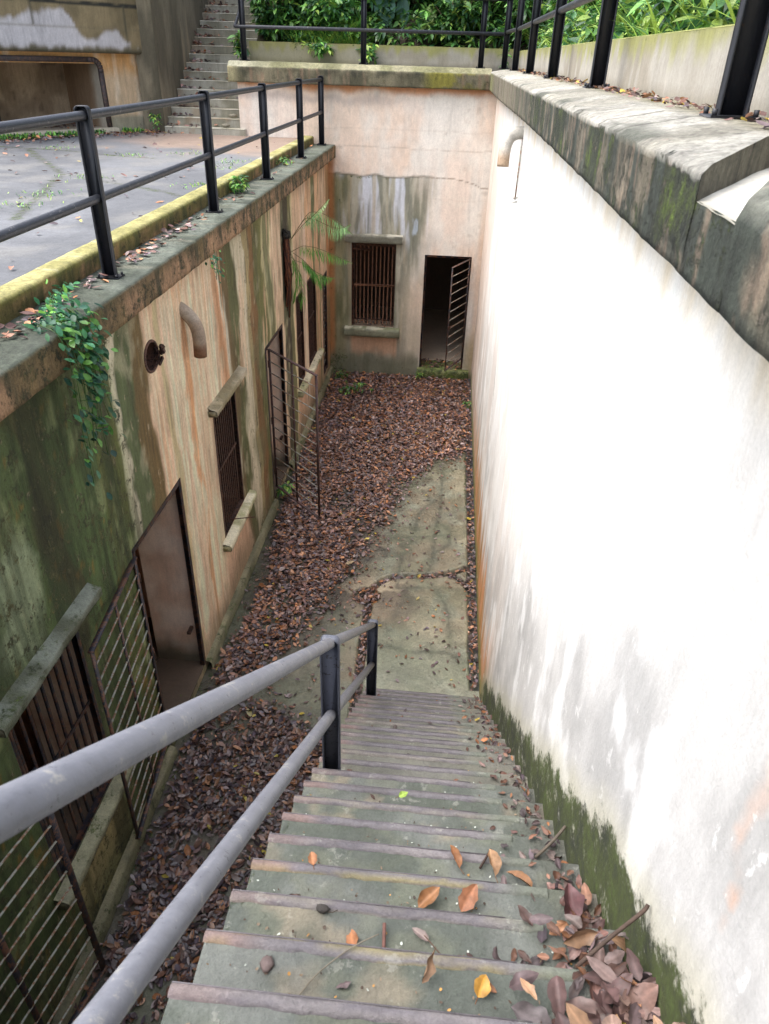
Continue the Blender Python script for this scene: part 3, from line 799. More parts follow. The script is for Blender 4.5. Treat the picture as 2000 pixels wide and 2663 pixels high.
# ------------------------------------------------------------------ end wall
ew = thing('end_wall', (-1, YB, 0), 'tall pink plaster wall closing the far end, with a barred window and an open doorway', 'wall')
def ew_col(x, z):
    n = fbm(x*1.2, z*1.2, 110, 5); n2 = fbm(x*10, z*1.3, 111, 4); n3 = fbm(x*5, z*5, 112, 4)
    col = mix(C('#dccabd'), C('#d8c0ae'), ss(.4, .62, n)); col = mix(col, C('#dad3cb'), ss(.45, .7, fbm(x*2, z*.8+7, 113))*.8)
    # orange rust line under the coping
    e = z+(fbm(x*3, z*2, 114, 5)-.5)*.22
    col = mix(col, C('#b97a4c'), ss(5.38, 5.52, e)*.85)
    col = mix(col, C('#9c8c86'), ss(5.15, 5.3, e)*ss(5.42, 5.3, e)*ss(-.6, -1.6, x)*.5)
    # horizontal pour lines
    for zl, s_ in ((4.52, .35), (4.83, .15), (3.65, .12)):
        col = mix(col, C('#9a8472'), (1-ss(.004, .018, np.abs(z-zl+(fbm(x*3, z*0, 115)-.5)*.05)))*s_)
    # stained field
    zt = 4.03+(fbm(x*4, 0*x, 116, 4)-.5)*.07
    field = ss(zt+.012, zt-.012, z)*ss(-.15, -.75, x+(fbm(x*3+2, z*1.2, 117, 4)-.5)*.7)
    st = mix(C('#a39e8e'), C('#77776a'), ss(.38, .6, n2)); st = mix(st, C('#c6c8d2'), ss(.50, .66, fbm(x*7+3, z*.8, 118, 4))*ss(2.5, 3.2, z)*.95)
    st = mix(st, C('#5c5e4c'), ss(.6, .75, fbm(x*12, z*.6, 119, 3))*.7)
    st = mix(st, C('#a99a80'), ss(.6, .75, fbm(x*8+11, z*.5, 120, 3))*.7)
    st = mix(st, C('#a7b2c0'), ss(.66, .76, fbm(x*9+5, z*1.6, 121, 4))*ss(-1.4, -1.0, x)*ss(2.2, 2.8, z)*.8)
    st = mix(st, C('#c9b9a4'), ss(-1.05, -.65, x)*ss(2.7, 1.6, z)*.8)
    col = mix(col, st, field*.95)
    col = mix(col, C('#4a4636'), (1-ss(.0, .03, np.abs(z-zt)))*ss(-.25, -.5, x)*.7)
    crk = 4.03-.05*ss(0, .35, x)-.10*ss(.3, .6, x)+(fbm(x*9, 0*x, 122)-.5)*.04
    col = mix(col, C('#8a7666'), (1-ss(.003, .014, np.abs(z-crk)))*ss(-.5, -.3, x)*.8)
    # left corner, green-brown
    lc = ss(-1.92, -2.2, x+(fbm(x*4, z*1.5, 123, 4)-.5)*.25)*ss(4.1, 3.9, z)
    col = mix(col, mix(C('#86805e'), C('#6b6a48'), ss(.4, .6, n2)), lc*.85)
    lo = ss(-2.25, -2.36, x)*ss(4.5, 4.2, z); col = mix(col, C('#a86c3e'), lo*.8)
    # beneath the window
    pan = ss(-2.02, -1.9, x)*ss(-.92, -1.0, x)*ss(.86, .84, z); col = mix(col, C('#caa083'), pan*.85*ss(.35, .6, z+(n3-.5)*.3))
    bas = ss(.62, .25, z+(fbm(x*2, z*2, 124)-.5)*.35)*ss(-.42, -.5, x); col = mix(col, C('#6a6a58'), bas*.85)
    rr = ss(.56, .66, x)*ss(4.2, 3.0, z); col = mix(col, C('#cba88c'), rr*.45)
    rb = ss(.45, .55, x)*ss(1.3, .6, z); col = mix(col, C('#9a8c5e'), rb*.6)
    col = mix(col, C('#877a6c'), ss(.72, .82, n3)*.25)
    msk = .05+.40*(1-ss(.0, .06, np.abs(z-zt+.03)))*ss(-2.1, -2.0, x)*ss(-1.0, -1.3, x)+.2*lc+.2*bas
    return np.minimum(col*np.array([1.12, 1.16, 1.15])*(.93+.14*n3)[:, None], .8), msk
OB = [(-1.95, -1.04, 1.06, 2.77), (-.45, .50, .16, 2.60)]
mb = MB()
xs = arr(-4.09, XR+.01, .02, [v for o in OB for v in o[:2]]); zs = arr(0, 5.56, .025, [v for o in OB for v in o[2:]])
mb.grid(xs, zs, lambda x, z: np.stack([x, YB+(fbm(x*2, z*2, 125)-.5)*.012, z], 1), ew_col, [rect(o) for o in OB], flip=False)
for a, b, c_, d in OB:
    k1 = C('#a08c78')
    D2 = YB+.5
    for X in (a, b): mb.quad((X, YB+.006, c_), (X, D2, c_), (X, D2, d), (X, YB+.006, d), k1)
    for Z in (c_, d): mb.quad((a, YB+.006, Z), (b, YB+.006, Z), (b, D2, Z), (a, D2, Z), k1)
mb.quad((-4.09, YB+.003, 4.4), (-4.09, YB+.6, 4.4), (-4.09, YB+.6, 5.56), (-4.09, YB+.003, 5.56), C('#cbb39d'))
mb.build('wall', M_back, ew)
def ec_col(t, y, z):   # along x=t
    n = fbm(t*3, z*5, 130, 5); n2 = fbm(t*14, z*2.5, 131, 4)
    face = y < 15.17
    cf = mix(C('#77705a'), C('#5a5642'), ss(.4, .6, n)); cf = mix(cf, C('#8d7660'), ss(.55, .7, n2)*.7); cf = mix(cf, C('#33352a'), ss(.6, .72, fbm(t*5+3, z*4, 132, 4))*.6)
    cf = mix(cf, C('#8c8634'), ss(-.75, -.4, t)*ss(.52, .3, t)*ss(.42, .6, n)*.8)
    cf = mix(cf, C('#b5ad84'), ss(-3.95, -4.15, t)*.6)
    ct = mix(C('#a09b7c'), C('#7f7d5a'), ss(.4, .65, n)); ct = mix(ct, C('#bdb9a2'), ss(-3.3, -4.0, t)*.6)
    col = np.where(face[:, None], cf, ct)
    return col, np.where(face, .26, .20)
mb = MB()
pts = []
def sweepx(mb, prof, xs_, colf, amp=.006, seed=140, sub=.03):
    pts = []
    for (a, b) in zip(prof[:-1], prof[1:]):
        a = np.array(a); b = np.array(b); n = max(1, int(np.hypot(*(b-a))/sub))
        for k in range(n): pts.append(a+(b-a)*k/n)
    pts.append(np.array(prof[-1])); pts = np.array(pts)
    s_ = np.concatenate([[0], np.cumsum(np.hypot(*(np.diff(pts, axis=0).T)))])
    def pos(x, s):
        y = np.interp(s, s_, pts[:, 0]); z = np.interp(s, s_, pts[:, 1])
        return np.stack([x, y+(fbm(x*9, s*9, seed)-.5)*2*amp, z+(fbm(x*9+40, s*9, seed+1)-.5)*2*amp], 1)
    mb.grid(xs_, s_, pos, lambda x, s: colf(x, np.interp(s, s_, pts[:, 0]), np.interp(s, s_, pts[:, 1])), flip=True)
sweepx(mb, [(YB+.05, 5.518), (15.165, 5.52), (15.16, 5.76), (15.30, 5.85), (16.25, 5.85)], arr(-4.22, .56, .03), ec_col)
mb.add([(-4.22, 15.16, 5.52), (-4.22, 15.16, 5.76), (-4.22, 15.30, 5.85), (-4.22, 16.25, 5.85), (-4.22, 16.25, 5.52)], [[0, 1, 2, 3, 4]], C('#a8a07c'), .2)
mb.build('coping', M_cop, ew)
# window in the end wall
a, b, c_, d = OB[0]
mb = MB(); w = .04
mb.box((a, YB-.004, c_+.04), (a+.055, YB+.05, d), ch=.003); mb.box((b-.045, YB-.004, d-.16), (b, YB+.05, d), ch=.003); mb.box((b-.02, YB+.01, c_+.04), (b, YB+.05, d-.16), ch=.003)
mb.box((a+.055, YB-.002, d-.05), (b-.045, YB+.05, d), ch=.003); mb.box((a+.055, YB+.005, c_+.14), (b-.02, YB+.045, c_+.165), ch=.003)
mb.box((a+.02, YB-.02, d-.125), (a+.40, YB+.0, d-.085), ch=.003, mat=Matrix.Translation((a, YB, d-.1))@Matrix.Rotation(.05, 4, 'Y')@Matrix.Translation((-a, -YB, -d+.1)))
wf = mb.build('window', M_rust, ew); wf['label'] = 'rusty barred window in the end wall with crumbling sill'
for k in range(10):
    x = a+.10+(b-a-.17)*k/9
    MB().box((x-.011, YB+.02, c_+.05), (x+.011, YB+.034, d-.05), ch=.002).build('bar', M_bar, wf)
MB().box((a+.04, YB+.004, 1.915), (b-.02, YB+.018, 1.955), ch=.002).build('cross_bar', M_bar, wf)
mb = MB()
def slab(mb, x0, x1, z0, z1, dep, seed, cols, y=YB):
    mb.grid(arr(x0, x1, .03), np.linspace(0, 1, 8), lambda x, t: np.stack([x, np.interp(t, [0, .15, .3, .5, .7, .85, 1], [y+.06, y-dep*.9, y-dep, y-dep, y-dep, y-dep*.9, y+.01])+(fbm(x*7, t*5, seed, 5)-.5)*.05*(t < .95), np.interp(t, [0, .15, .3, .5, .7, .85, 1], [z1+.01, z1, z1-.012, (z0+z1)/2, z0+.008, z0, z0])+(fbm(x*7, t*5, seed+1, 5)-.5)*.05*(t < .6)], 1),
            lambda x, t: (mix(mix(cols[0], cols[1], ss(.4, .6, fbm(x*6, t*3, seed+2))), cols[2], ss(.22, .34, t)), .2+0*x), flip=True)
    for X in (x0, x1): mb.box((X-.004, y-dep+.004, z0+.008), (X+.004, y+.0, z1-.035), cols[1], .2)
slab(mb, -2.08, -.91, 2.79, 2.95, .10, 150, (C('#8f8c7c'), C('#c0bbaa'), C('#77786a')))
mb.build('hood', M_conc, wf)
mb = MB()
slab(mb, -2.09, -.91, .86, 1.04, .13, 153, (C('#c6c3ac'), C('#7e8262'), C('#84866f')))
mb.build('sill', M_conc, wf)
# doorway: frame, threshold, gate
a, b, c_, d = OB[1]
mb = MB(); w = .04
for X in (a, b-w): mb.box((X, YB-.006, c_+.06), (X+w, YB+.05, d), ch=.003)
mb.box((a+w, YB-.004, d-w), (b-w, YB+.05, d), ch=.003)
df = mb.build('door_frame', M_gate, ew)
mb = MB()
mb.grid(arr(a-.04, b+.14, .03), np.linspace(0, 1, 7), lambda x, t: np.stack([x, np.interp(t, [0, .3, .5, .7, 1], [YB+.5, YB-.05, YB-.10, YB-.115, YB-.12])+(fbm(x*6, t*4, 160)-.5)*.02, np.interp(t, [0, .3, .5, .7, 1], [.20, .20, .185, .12, 0])+(fbm(x*6, t*4, 161)-.5)*.012], 1),
        lambda x, t: (mix(C('#8d8f60'), C('#6f7a45'), ss(.4, .6, fbm(x*4, t*4, 162))), .42+.15*ss(.3, .5, t)), flip=True)
mb.build('threshold', M_conc, ew, smooth=True)
gate('gate', ew, (.475, YB-.012), (.115, 14.48), .47, 2.56, 11, (M_gate, M_rod, M_rust), midv=False, label='blue black barred gate standing open in the end doorway', w=.042)
mb = MB()
mb.box((.12, 14.47, 1.33), (.16, 14.51, 1.41), ch=.004); mb.tube([(.15, 14.52, 1.37), (.20, 14.60, 1.38)], .012, 6)
mb.build('latch', M_rust, ew.children[-1])
# room behind the end wall
mb = MB()
f_ = C('#c2ae98'); di_ = C('#6b5a4c')
mb.quad((-2.4, YB+.5, .15), (.7, YB+.5, .15), (.7, YB+5, .15), (-2.4, YB+5, .15), f_)
mb.quad((-2.4, YB+.5, 2.9), (.7, YB+.5, 2.9), (.7, YB+5, 2.9), (-2.4, YB+5, 2.9), di_)
mb.quad((-2.4, YB+4.6, .15), (.7, YB+4.6, .15), (.7, YB+4.6, 2.9), (-2.4, YB+4.6, 2.9), di_)
for X in (-2.4, .7): mb.quad((X, YB+.5, .15), (X, YB+4.6, .15), (X, YB+4.6, 2.9), (X, YB+.5, 2.9), di_)
mb.quad((-2.4, YB+.5, 2.77), (.7, YB+.5, 2.77), (.7, YB+.5, 2.9), (-2.4, YB+.5, 2.9), f_)
mb.build('room_interior', M_back, ew)

# ------------------------------------------------------------------ right wall
rw = thing('retaining_wall', (XR, 7, 0), 'whitewashed retaining wall with a heavy mossy coping along the right of the stairs', 'wall')
def rw_col(y, z):
    n = fbm(y*1.0, z*.5, 170, 5); n2 = fbm(y*2.6+z*.3, z*1.7, 171, 5); n3 = fbm(y*14, z*1.2, 172, 4)
    sh = z+.25*y            # runs lean slightly
    col = mix(C('#dddbd7'), C('#d3cbc4'), ss(.45, .65, n)*.9*ss(3, 8, y)); col = np.minimum(col*(1+.14*ss(9, 5, y)*ss(1.5, 2.4, z-np.maximum(stair_z(y), 0)))[:, None], .86)  # upper near part brightened: blown-out daylight painted into the whitewash
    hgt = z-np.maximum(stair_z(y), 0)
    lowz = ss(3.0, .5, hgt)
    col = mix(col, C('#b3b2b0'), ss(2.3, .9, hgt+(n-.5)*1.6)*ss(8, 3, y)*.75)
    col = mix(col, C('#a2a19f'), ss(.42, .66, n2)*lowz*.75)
    col = mix(col, C('#c6b8ae'), ss(.52, .70, fbm(y*3+4, z*.8, 173, 4))*ss(2.6, .4, hgt)*ss(4, 6.5, y)*.75)
    col = mix(col, C('#eeeeed'), ss(.56, .72, fbm(y*5+8, z*2.2, 174, 5))*.6)
    col = mix(col, C('#d2b8a2'), ss(11, 15, y)*.55)
    col = mix(col, C('#cfa488'), ss(.68, .8, fbm(y*9+3, z*3, 175, 4))*ss(1.6, 1.0, y)*ss(1.3, .4, hgt)*.8)
    # ochre run along the foot
    e = hgt+(fbm(y*3, z*1.5, 176, 4)-.5)*.25
    och = ss(1.15, .45, hgt+(fbm(y*7, z*.5, 1761, 4)-.5)*1.3)*ss(4.9, 6.0, y)
    col = mix(col, mix(C('#a97a34'), C('#c98a55'), ss(.4, .6, n3)), och*.95*ss(15.5, 9, y))
    gr = ss(.34, .12, e)*ss(4.5, 6, y); col = mix(col, C('#7b7d45'), gr*.85)
    # green-black band above the steps
    n4 = (fbm(y*4, z*4, 177, 5)-.5)*.22
    band = .05+.19*ss(.75, 1.6, y)
    msk = (ss(band+.22, band-.07, hgt+n4*1.2)*.80)*ss(5.95, 5.4, y)- .06
    col = mix(col, C('#b8b49c'), ss(band+.30, band+.05, hgt+n4)*ss(5.9, 5.4, y)*.6)
    msk = np.maximum(msk, ss(.12, .03, hgt+n4*.3)*.5)
    # crack
    ck = np.abs(y-8.58-(z-2.42)*.34+(fbm(z*6, y*0, 178)-.5)*.05)
    wdt = .012+.03*(1-ss(.0, .28, np.abs(z-2.6)))
    col = mix(col, C('#6d675c'), (1-ss(wdt*.5, wdt, ck))*ss(1.95, 2.1, z)*ss(2.86, 2.78, z))
    # ochre drips below the coping
    dr = ss(5.3, 5.56, z+(fbm(y*7, z, 179, 4)-.5)*.35); col = mix(col, C('#c9b387'), dr*.6)
    return np.minimum(col*(.94+.12*n3)[:, None]*(1+.10*ss(2.2, 3.6, z+.3*(n-.5)))[:, None], .88), msk  # upper wall lightened further, daylight put into the colour
mb = MB()
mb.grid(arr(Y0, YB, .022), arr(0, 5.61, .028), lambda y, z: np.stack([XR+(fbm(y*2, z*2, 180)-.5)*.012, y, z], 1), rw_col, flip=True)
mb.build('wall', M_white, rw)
def rc_col(y, x, z):
    n = fbm(y*2.5, z*2.5+x, 190, 5); n2 = fbm(y*16, z*2.2, 191, 4); n3 = fbm(y*6, z*3, 192, 4)
    face = z < 5.785
    near = ss(9.5, 4.5, y)
    cf = mix(C('#867c6b'), C('#6c6656'), ss(.4, .62, n2))
    cf = mix(cf, C('#6c6c54'), ss(.45, .6, n3)*.7)
    cf = mix(cf, C('#3f4840'), near*ss(.30, .46, n3+(z-5.66)*.35)*.92)
    cf = mix(cf, C('#978471'), near*ss(.60, .68, fbm(y*30, z*3.5, 1911, 4))*.7)
    cf = mix(cf, C('#7c8046'), ss(13, 14.6, y)*.6)
    ct = mix(C('#b9b6ac'), C('#a5a194'), ss(.4, .6, n)); ct = mix(ct, C('#5f6256'), ss(.56, .68, fbm(y*3+x*2, x*7, 193, 5))*ss(.70, .56, x)*.9)
    ct = mix(ct, C('#8d8668'), ss(.78, .95, x)*.7)
    for yj in (5.3, 3.2, 2.85, 9.3, 12.2): ct = mix(ct, C('#66645a'), (1-ss(.006, .02, np.abs(y-yj-(x-.545)*.35)))*.9)
    col = np.where(face[:, None], cf, ct)
    msk = np.where(face, .24+.16*near, .02+.18*ss(.8, 1.0, x)+.35*near*ss(.66, .56, x)*ss(.45, .6, n3))
    msk = msk+.35*face*near*ss(.56, .68, fbm(y*4.3, z*1.2, 194, 4))
    return col, msk
ZL = lambda y, z: .052*ss(13, 5, y)*ss(5.66, 5.55, z)
mb = MB()
RP = [(XR+.05, 5.528), (.548, 5.53), (.545, 5.80), (.575, 5.815), (.80, 5.85), (1.08, 5.85)]
sweep(mb, RP, arr(1.80, 15.17, .022), rc_col, .005, 195, .022, yshift=lambda x, y: y+np.clip(x-.545, 0, 1)*1.5*ss(2.6, 1.8, y), zlift=ZL)
capx = [(.545, 5.72), (.545, 5.80), (.575, 5.815), (.80, 5.85), (1.08, 5.85), (1.08, 5.72)]
mb.add([(x, 1.80+(x-.545)*1.5, z) for x, z in capx], [list(range(6))], C('#7d7868'), .2)
mb.build('coping', M_copR, rw, smooth=True)
mb = MB()
sweep(mb, [(XR+.05, 5.528), (.548, 5.53), (.547, 5.742), (.553, 5.745)], arr(1.5, 1.85, .02), rc_col, .003, 195, .022, zlift=ZL)
mb.build('coping_face', M_copR, rw, smooth=True)
mb = MB()
sweep(mb, [(.547, 5.742), (.60, 5.748), (.80, 5.765), (1.08, 5.775)], arr(1.50, 1.86, .02), lambda y, x, z: (mix(C('#d8d5cb'), C('#8f8d80'), np.maximum(ss(.60, .55, x+(fbm(y*20, x*20, 199)-.5)*.06), ss(1.60, 1.52, y+(fbm(y*9, x*12, 200)-.5)*.1))), 0*y+.05), .004, 196, .03, yshift=lambda x, y: y+np.clip(x-.545, 0, 1)*1.5)
mb.build('coping_gap', M_white, rw)
mb = MB()
def rn_col(y, x, z):
    n = fbm(y*4, z*3+x*4, 197, 5)
    c1 = mix(C('#8f9184'), C('#5a6056'), ss(.4, .6, n))
    return np.where((z < 5.755)[:, None], rc_col(y, x, z)[0], c1), .24+0*y
sweep(mb, [(XR+.05, 5.528), (.548, 5.53), (.545, 5.752), (.565, 5.785), (.62, 5.815), (.72, 5.835), (.85, 5.85), (1.08, 5.85)], arr(Y0, 1.53, .022), lambda y, x, z: rn_col(y, x, z), .005, 198, .025, yshift=lambda x, y: y+np.clip(x-.545, 0, 1)*1.1*ss(.8, 1.5, y), zlift=ZL)
mb.build('coping_end', M_copR, rw, smooth=True)
mb = MB()
pr = smoothline([(XR+.03, 8.6, 5.36), (XR-.06, 8.6, 5.36), (XR-.13, 8.6, 5.33), (XR-.165, 8.58, 5.26), (XR-.18, 8.56, 5.16), (XR-.18, 8.54, 5.04)])
mb.tube(pr, .062, 18); z = mb.v[0][:, 2]; mb.c[0] = mix(C('#c9c4ba'), C('#a88866'), ss(5.25, 5.1, z)*.8)
mb.build('elbow_pipe', M_conc, rw, smooth=True, label='pale elbow pipe high on the white wall')
mb = MB()
mb.tube([(XR-.02, 8.42, 5.25), (XR-.025, 8.40, 4.74)], .008, 6); 
for z in (4.76, 4.72): mb.tube([(XR, 8.40, z), (XR-.05, 8.38, z)], .006, 6)
mb.build('conduit', M_rod, rw)

# ------------------------------------------------------------------ kerb, yard
mb = MB()
def kc(y, x, z):
    n = fbm(y*3, z*6+x*4, 200, 5); n2 = fbm(y*12, z*5, 201, 4)
    top = z > 4.672
    ct = mix(C('#b5ae74'), C('#a09a60'), ss(.4, .6, n)); ct = mix(ct, C('#d8d2b0'), ss(.65, .8, n2)*.5+ (1-ss(.05, .3, np.abs(y-11.6)))*.8)
    cs = mix(C('#a8845c'), C('#7a6c3c'), ss(.38, .55, n)); cs = mix(cs, C('#4c4f2a'), ss(.5, .65, n2)*.8)
    cs = mix(cs, C('#7c7c34'), ss(4.62, 4.68, z)*.8)
    return np.where(top[:, None], ct, cs), np.where(top, .12, .34)
sweep(mb, [(-2.675, 4.53), (-2.672, 4.66), (-2.69, 4.68), (-2.84, 4.682), (-2.85, 4.60)], arr(Y0, 15.24, .03), kc, .004, 202)
mb.add([(-2.675, 15.24, 4.5), (-2.675, 15.24, 4.66), (-2.69, 15.24, 4.68), (-2.86, 15.24, 4.68), (-2.86, 15.24, 4.5)], [[0, 1, 2, 3, 4]], C('#9a8a58'), .2)
mb.build('kerb', M_cop, None, label='low kerb with a moss yellow top beside the paved yard', cat='kerb')
mb = MB()
def yc(x, y):
    n = fbm(x*.7, y*.7, 210, 5); n2 = fbm(x*2.3, y*2.3, 211, 5)
    col = mix(C('#85878b'), C('#717377'), ss(.4, .6, n)); col = mix(col, C('#96948f'), ss(.5, .7, n2)*.5)
    col = mix(col, C('#b29a88'), ss(12.0, 13.6, y+x*.25+1.0+(n2-.5)*1.6)*ss(-6.4, -5.0, x)*.9)
    ln = np.minimum(pdist(x, y, [(-7.5, 12.2), (-6.2, 12.0), (-5.0, 11.6), (-4.4, 11.5)]), pdist(x, y, [(-6.6, 12.0), (-4.9, 9.6), (-4.4, 8.0), (-4.0, 6.8)]))
    ln = np.minimum(ln, pdist(x, y, [(-4.5, 9.4), (-3.2, 8.6), (-2.8, 8.2)]))
    col = mix(col, C('#5a5a52'), (1-ss(.0, .05, ln+(n2-.5)*.06))*.8)
    col = col*.74
    return col, .10+.34*(1-ss(.02, .16, ln))+.3*ss(-3.1, -2.86, x)*ss(.4, .7, n2)
mb.grid(arr(-16, -2.84, .06), arr(-4, 18, .06), lambda x, y: np.stack([x, y, 4.63+(fbm(x, y, 212)-.5)*.02], 1), yc)
mb.build('pavement', M_yard, kind='structure')
mb = MB(); mb.quad((-60, -60, 4.3), (-6, -60, 4.3), (-6, 60, 4.3), (-60, 60, 4.3), C('#5c6a3a')); mb.quad((-6, -60, 4.3), (60, -60, 4.3), (60, -1.7, 4.3), (-6, -1.7, 4.3), C('#5c6a3a'))
mb.build('ground', M_soil, kind='structure')

# ------------------------------------------------------------------ near stairs
st = thing('concrete_stairs', (0, SY0, SZ0), 'long flight of green grey concrete steps going down along the white wall', 'stairs')
XS = -.56
mb = MB()
def step_col(x, y, k, riser=False):
    n = fbm(x*3+k*7.3, y*3, 220, 5); n2 = fbm(x*9, y*9+k, 221, 4)
    col = mix(C('#6c706b'), C('#565c55'), ss(.4, .6, n)); col = mix(col, C('#727563'), ss(.5, .68, n2)*.45)
    col = mix(col, C('#8b8271'), ss(.60, .70, fbm(x*4+k*3.1, y*5+k, 222, 4))*.7)
    col = mix(col, C('#5d5850'), ss(.45, .62, x)*.35)
    col = mix(col, C('#4c5248'), ss(.56, .70, fbm(x*6+k*2.1, y*8, 225, 5))*.5)
    if k > 8: col = mix(col, C('#726e64'), .55)
    return col, .10+.20*ss(XS+.12, XS, x)+(.1 if riser else 0)
KMIN, KMAX = -2, 21
xs = arr(XS, XR+.01, .02)
for k in range(KMIN, KMAX+1):
    y1 = SY0+k*RUN; z = SZ0-k*RISE; y0 = y1-RUN
    if k == KMIN: pass
    mb.grid(xs, arr(y0, y1, .02), lambda x, y: np.stack([x, y+(fbm(x*7, y*0, 223+k)-.5)*.008*(y > y1-.001), z+(fbm(x*8, y*8, 224+k)-.5)*.010], 1), lambda x, y: step_col(x, y, k))
    zb = z-RISE if k < KMAX else -.02
    mb.grid(xs, arr(zb, z, .04), lambda x, v: np.stack([x, 0*x+y1+(fbm(x*7, 0*x, 223+k)-.5)*.008, v], 1), lambda x, v: step_col(x, v, k, True), flip=True)
    # side face
    mb.quad((XS, y0, -.05), (XS, y1, -.05), (XS, y1, z), (XS, y0, z), C('#6a7060'), .35)
zl = SZ0-(KMIN-1)*RISE; yl = SY0+(KMIN-1)*RUN
mb.grid(arr(XS-.0, XR+.01, .04), arr(Y0, yl, .04), lambda x, y: np.stack([x, y, 0*x+zl], 1), lambda x, y: step_col(x, y, 0))
mb.grid(arr(XS, XR+.01, .04), arr(zl-RISE, zl, .04), lambda x, v: np.stack([x, 0*x+yl, v], 1), lambda x, v: step_col(x, v, 0), flip=True)
mb.quad((XS, Y0, -.05), (XS, yl, -.05), (XS, yl, zl), (XS, Y0, zl), C('#6a7060'), .35)
mb.build('steps', M_step, st)
NOSE = [C('#7d7879'), C('#787477'), C('#7f7a74'), C('#737074')]
for k in range(KMIN, KMAX+1):
    y1 = SY0+k*RUN; z = SZ0-k*RISE
    mb = MB()
    x1 = .50+.04*math.sin(k*2.3)
    wv = .034
    def ncol(x, t, k=k):
        n = fbm(x*5+k*9, t*3, 230, 5)
        c = mix(NOSE[k % 4], C('#67636b'), ss(.4, .6, n)); c = mix(c, C('#8f865f'), (ss(.5, .65, n)*(.8 if k in (1, 3) else .1)))
        c = mix(c, C('#8a6c60'), ss(-.36, -.5, x)*(.5 if k % 2 else .25)); c = mix(c, C('#6c7266'), ss(.28, .46, x)*.9)
        return c, .06+.1*ss(.25,.5,x)
    jit = lambda x: (fbm(x*22, 0*x+k, 231, 4)-.5)*.012
    mb.grid(arr(XS-.004, x1, .015), np.array([0, .2, .8, 1.]), lambda x, t: np.stack([x, y1-wv+t*wv+jit(x)*(t < .5)+.003*(t > .9), z+np.where((t > .1) & (t < .9), .009, .0)+(fbm(x*9, t*3, 232)-.5)*.002+(fbm(x*8, (y1-.03)*8+0*x, 224+k)-.5)*.010], 1), ncol)
    mb.box((XS-.004, y1+.002, z-.03), (.34, y1+.005, z+.004), C('#6a666a'))
    mb.build('nosing', M_step, st)

# ------------------------------------------------------------------ railings
def post_mesh(h, mat=M_black, ang=0., base=True, w=.10, fl=.045, th=.010):
    """channel-section post, web at +y, open toward -y, rounded top"""
    mb = MB(); rm = Matrix.Rotation(ang, 4, 'Z')
    n = 5; rr = .028
    out = [(-w/2, 0)]; out += [(-w/2, h-rr)]
    for k in range(1, n+1): a_ = math.pi-k*math.pi/2/n; out.append((-w/2+rr+rr*math.cos(a_), h-rr+rr*math.sin(a_)))
    for k in range(n+1): a_ = math.pi/2-k*math.pi/2/n; out.append((w/2-rr+rr*math.cos(a_), h-rr+rr*math.sin(a_)))
    out.append((w/2, 0))
    V = []; m_ = len(out)
    for yy in (0, -th): V += [(x, yy, z) for x, z in out]
    V = [list(rm@Vector(v)) for v in V]
    F = [list(range(m_)), [m_+i for i in range(m_)][::-1]]+[[i, i+m_, (i+1) % m_+m_, (i+1) % m_] for i in range(m_)]
    mb.add(V, F)
    # flanges follow the rounded outline
    for i in range(m_-1):
        (xa, za), (xb, zb) = out[i], out[i+1]
        def inn(x, z): return (x*(1-2*.008/w), z-(.008 if z > h-rr else 0))
        A, B = inn(xa, za), inn(xb, zb)
        vs = [(xa, -th, za), (xb, -th, zb), (xb, -fl, zb), (xa, -fl, za), (A[0], -th, A[1]), (B[0], -th, B[1]), (B[0], -fl, B[1]), (A[0], -fl, A[1])]
        vs = [list(rm@Vector(v)) for v in vs]
        mb.add(vs, [[0, 1, 2, 3], [7, 6, 5, 4], [3, 2, 6, 7]])
    pm = mb
    return pm
def base_mesh(ang=0.):
    mb = MB(); rm = Matrix.Rotation(ang, 4, 'Z')
    mb.box((-.085, -.085, 0), (.085, .05, .010), ch=.003, mat=rm)
    for x in (-.068, .068):
        for y in (-.068, .032):
            p = rm@Vector((x, y, 0)); mb.tube([(p.x, p.y, .008), (p.x, p.y, .03)], .009, 6)
    return mb

def set_post(parent, proto, loc):
    c = proto.copy(); scene.collection.objects.link(c); c.parent = parent
    c.matrix_parent_inverse = parent.matrix_world.inverted(); c.location = loc
    for g in list(proto.children):
        e = g.copy(); scene.collection.objects.link(e); e.parent = c
    return c
def make_post(parent, loc, h, ang=0., mat=M_black):
    p = post_mesh(h, mat, ang).build('post', mat, None)
    b = base_mesh(ang).build('base_plate', mat, p)
    p.parent = parent; p.matrix_parent_inverse = parent.matrix_world.inverted(); p.location = loc
    return p

lr = thing('railing', (-2.5, 7, ZT), 'black post and double rail railing along the left edge of the pit', 'railing')
p0 = make_post(lr, (-2.5, 5.37, ZT), 1.125)
for y in (8.08, 10.56, 13.05, 15.14, 2.75, .2): set_post(lr, p0, (-2.5, y, ZT))
for z in (ZT+1.065, ZT+.545):
    mb = MB(); mb.tube([(-2.5, -1.6, z), (-2.5, 5.37, z), (-2.5, 10.56, z+.003), (-2.5, 15.15, z)], .030, 14); mb.build('rail', M_rail, lr, smooth=True)

hr = thing('stair_handrail', (-.46, 2.8, 2.3), 'grey double pipe handrail with dark posts going down the left side of the stairs', 'handrail')
p1 = make_post(hr, (-.46, 2.79, 2.335), 1.145, mat=M_slate)
set_post(hr, p1, (-.46, 5.31, .30)); set_post(hr, p1, (-.46, .10, 4.555))
for zt, zb in ((3.425, 1.385), (2.90, .87)):
    sl_ = (zt-zb)/2.52
    mb = MB(); mb.tube([(-.46, -1.5, zt+2.69*sl_*.98), (-.46, .10, zt+2.69*sl_*.98), (-.46, 2.79, zt), (-.46, 5.30, zb)], .030, 20); mb.build('rail', M_hand, hr, smooth=True)

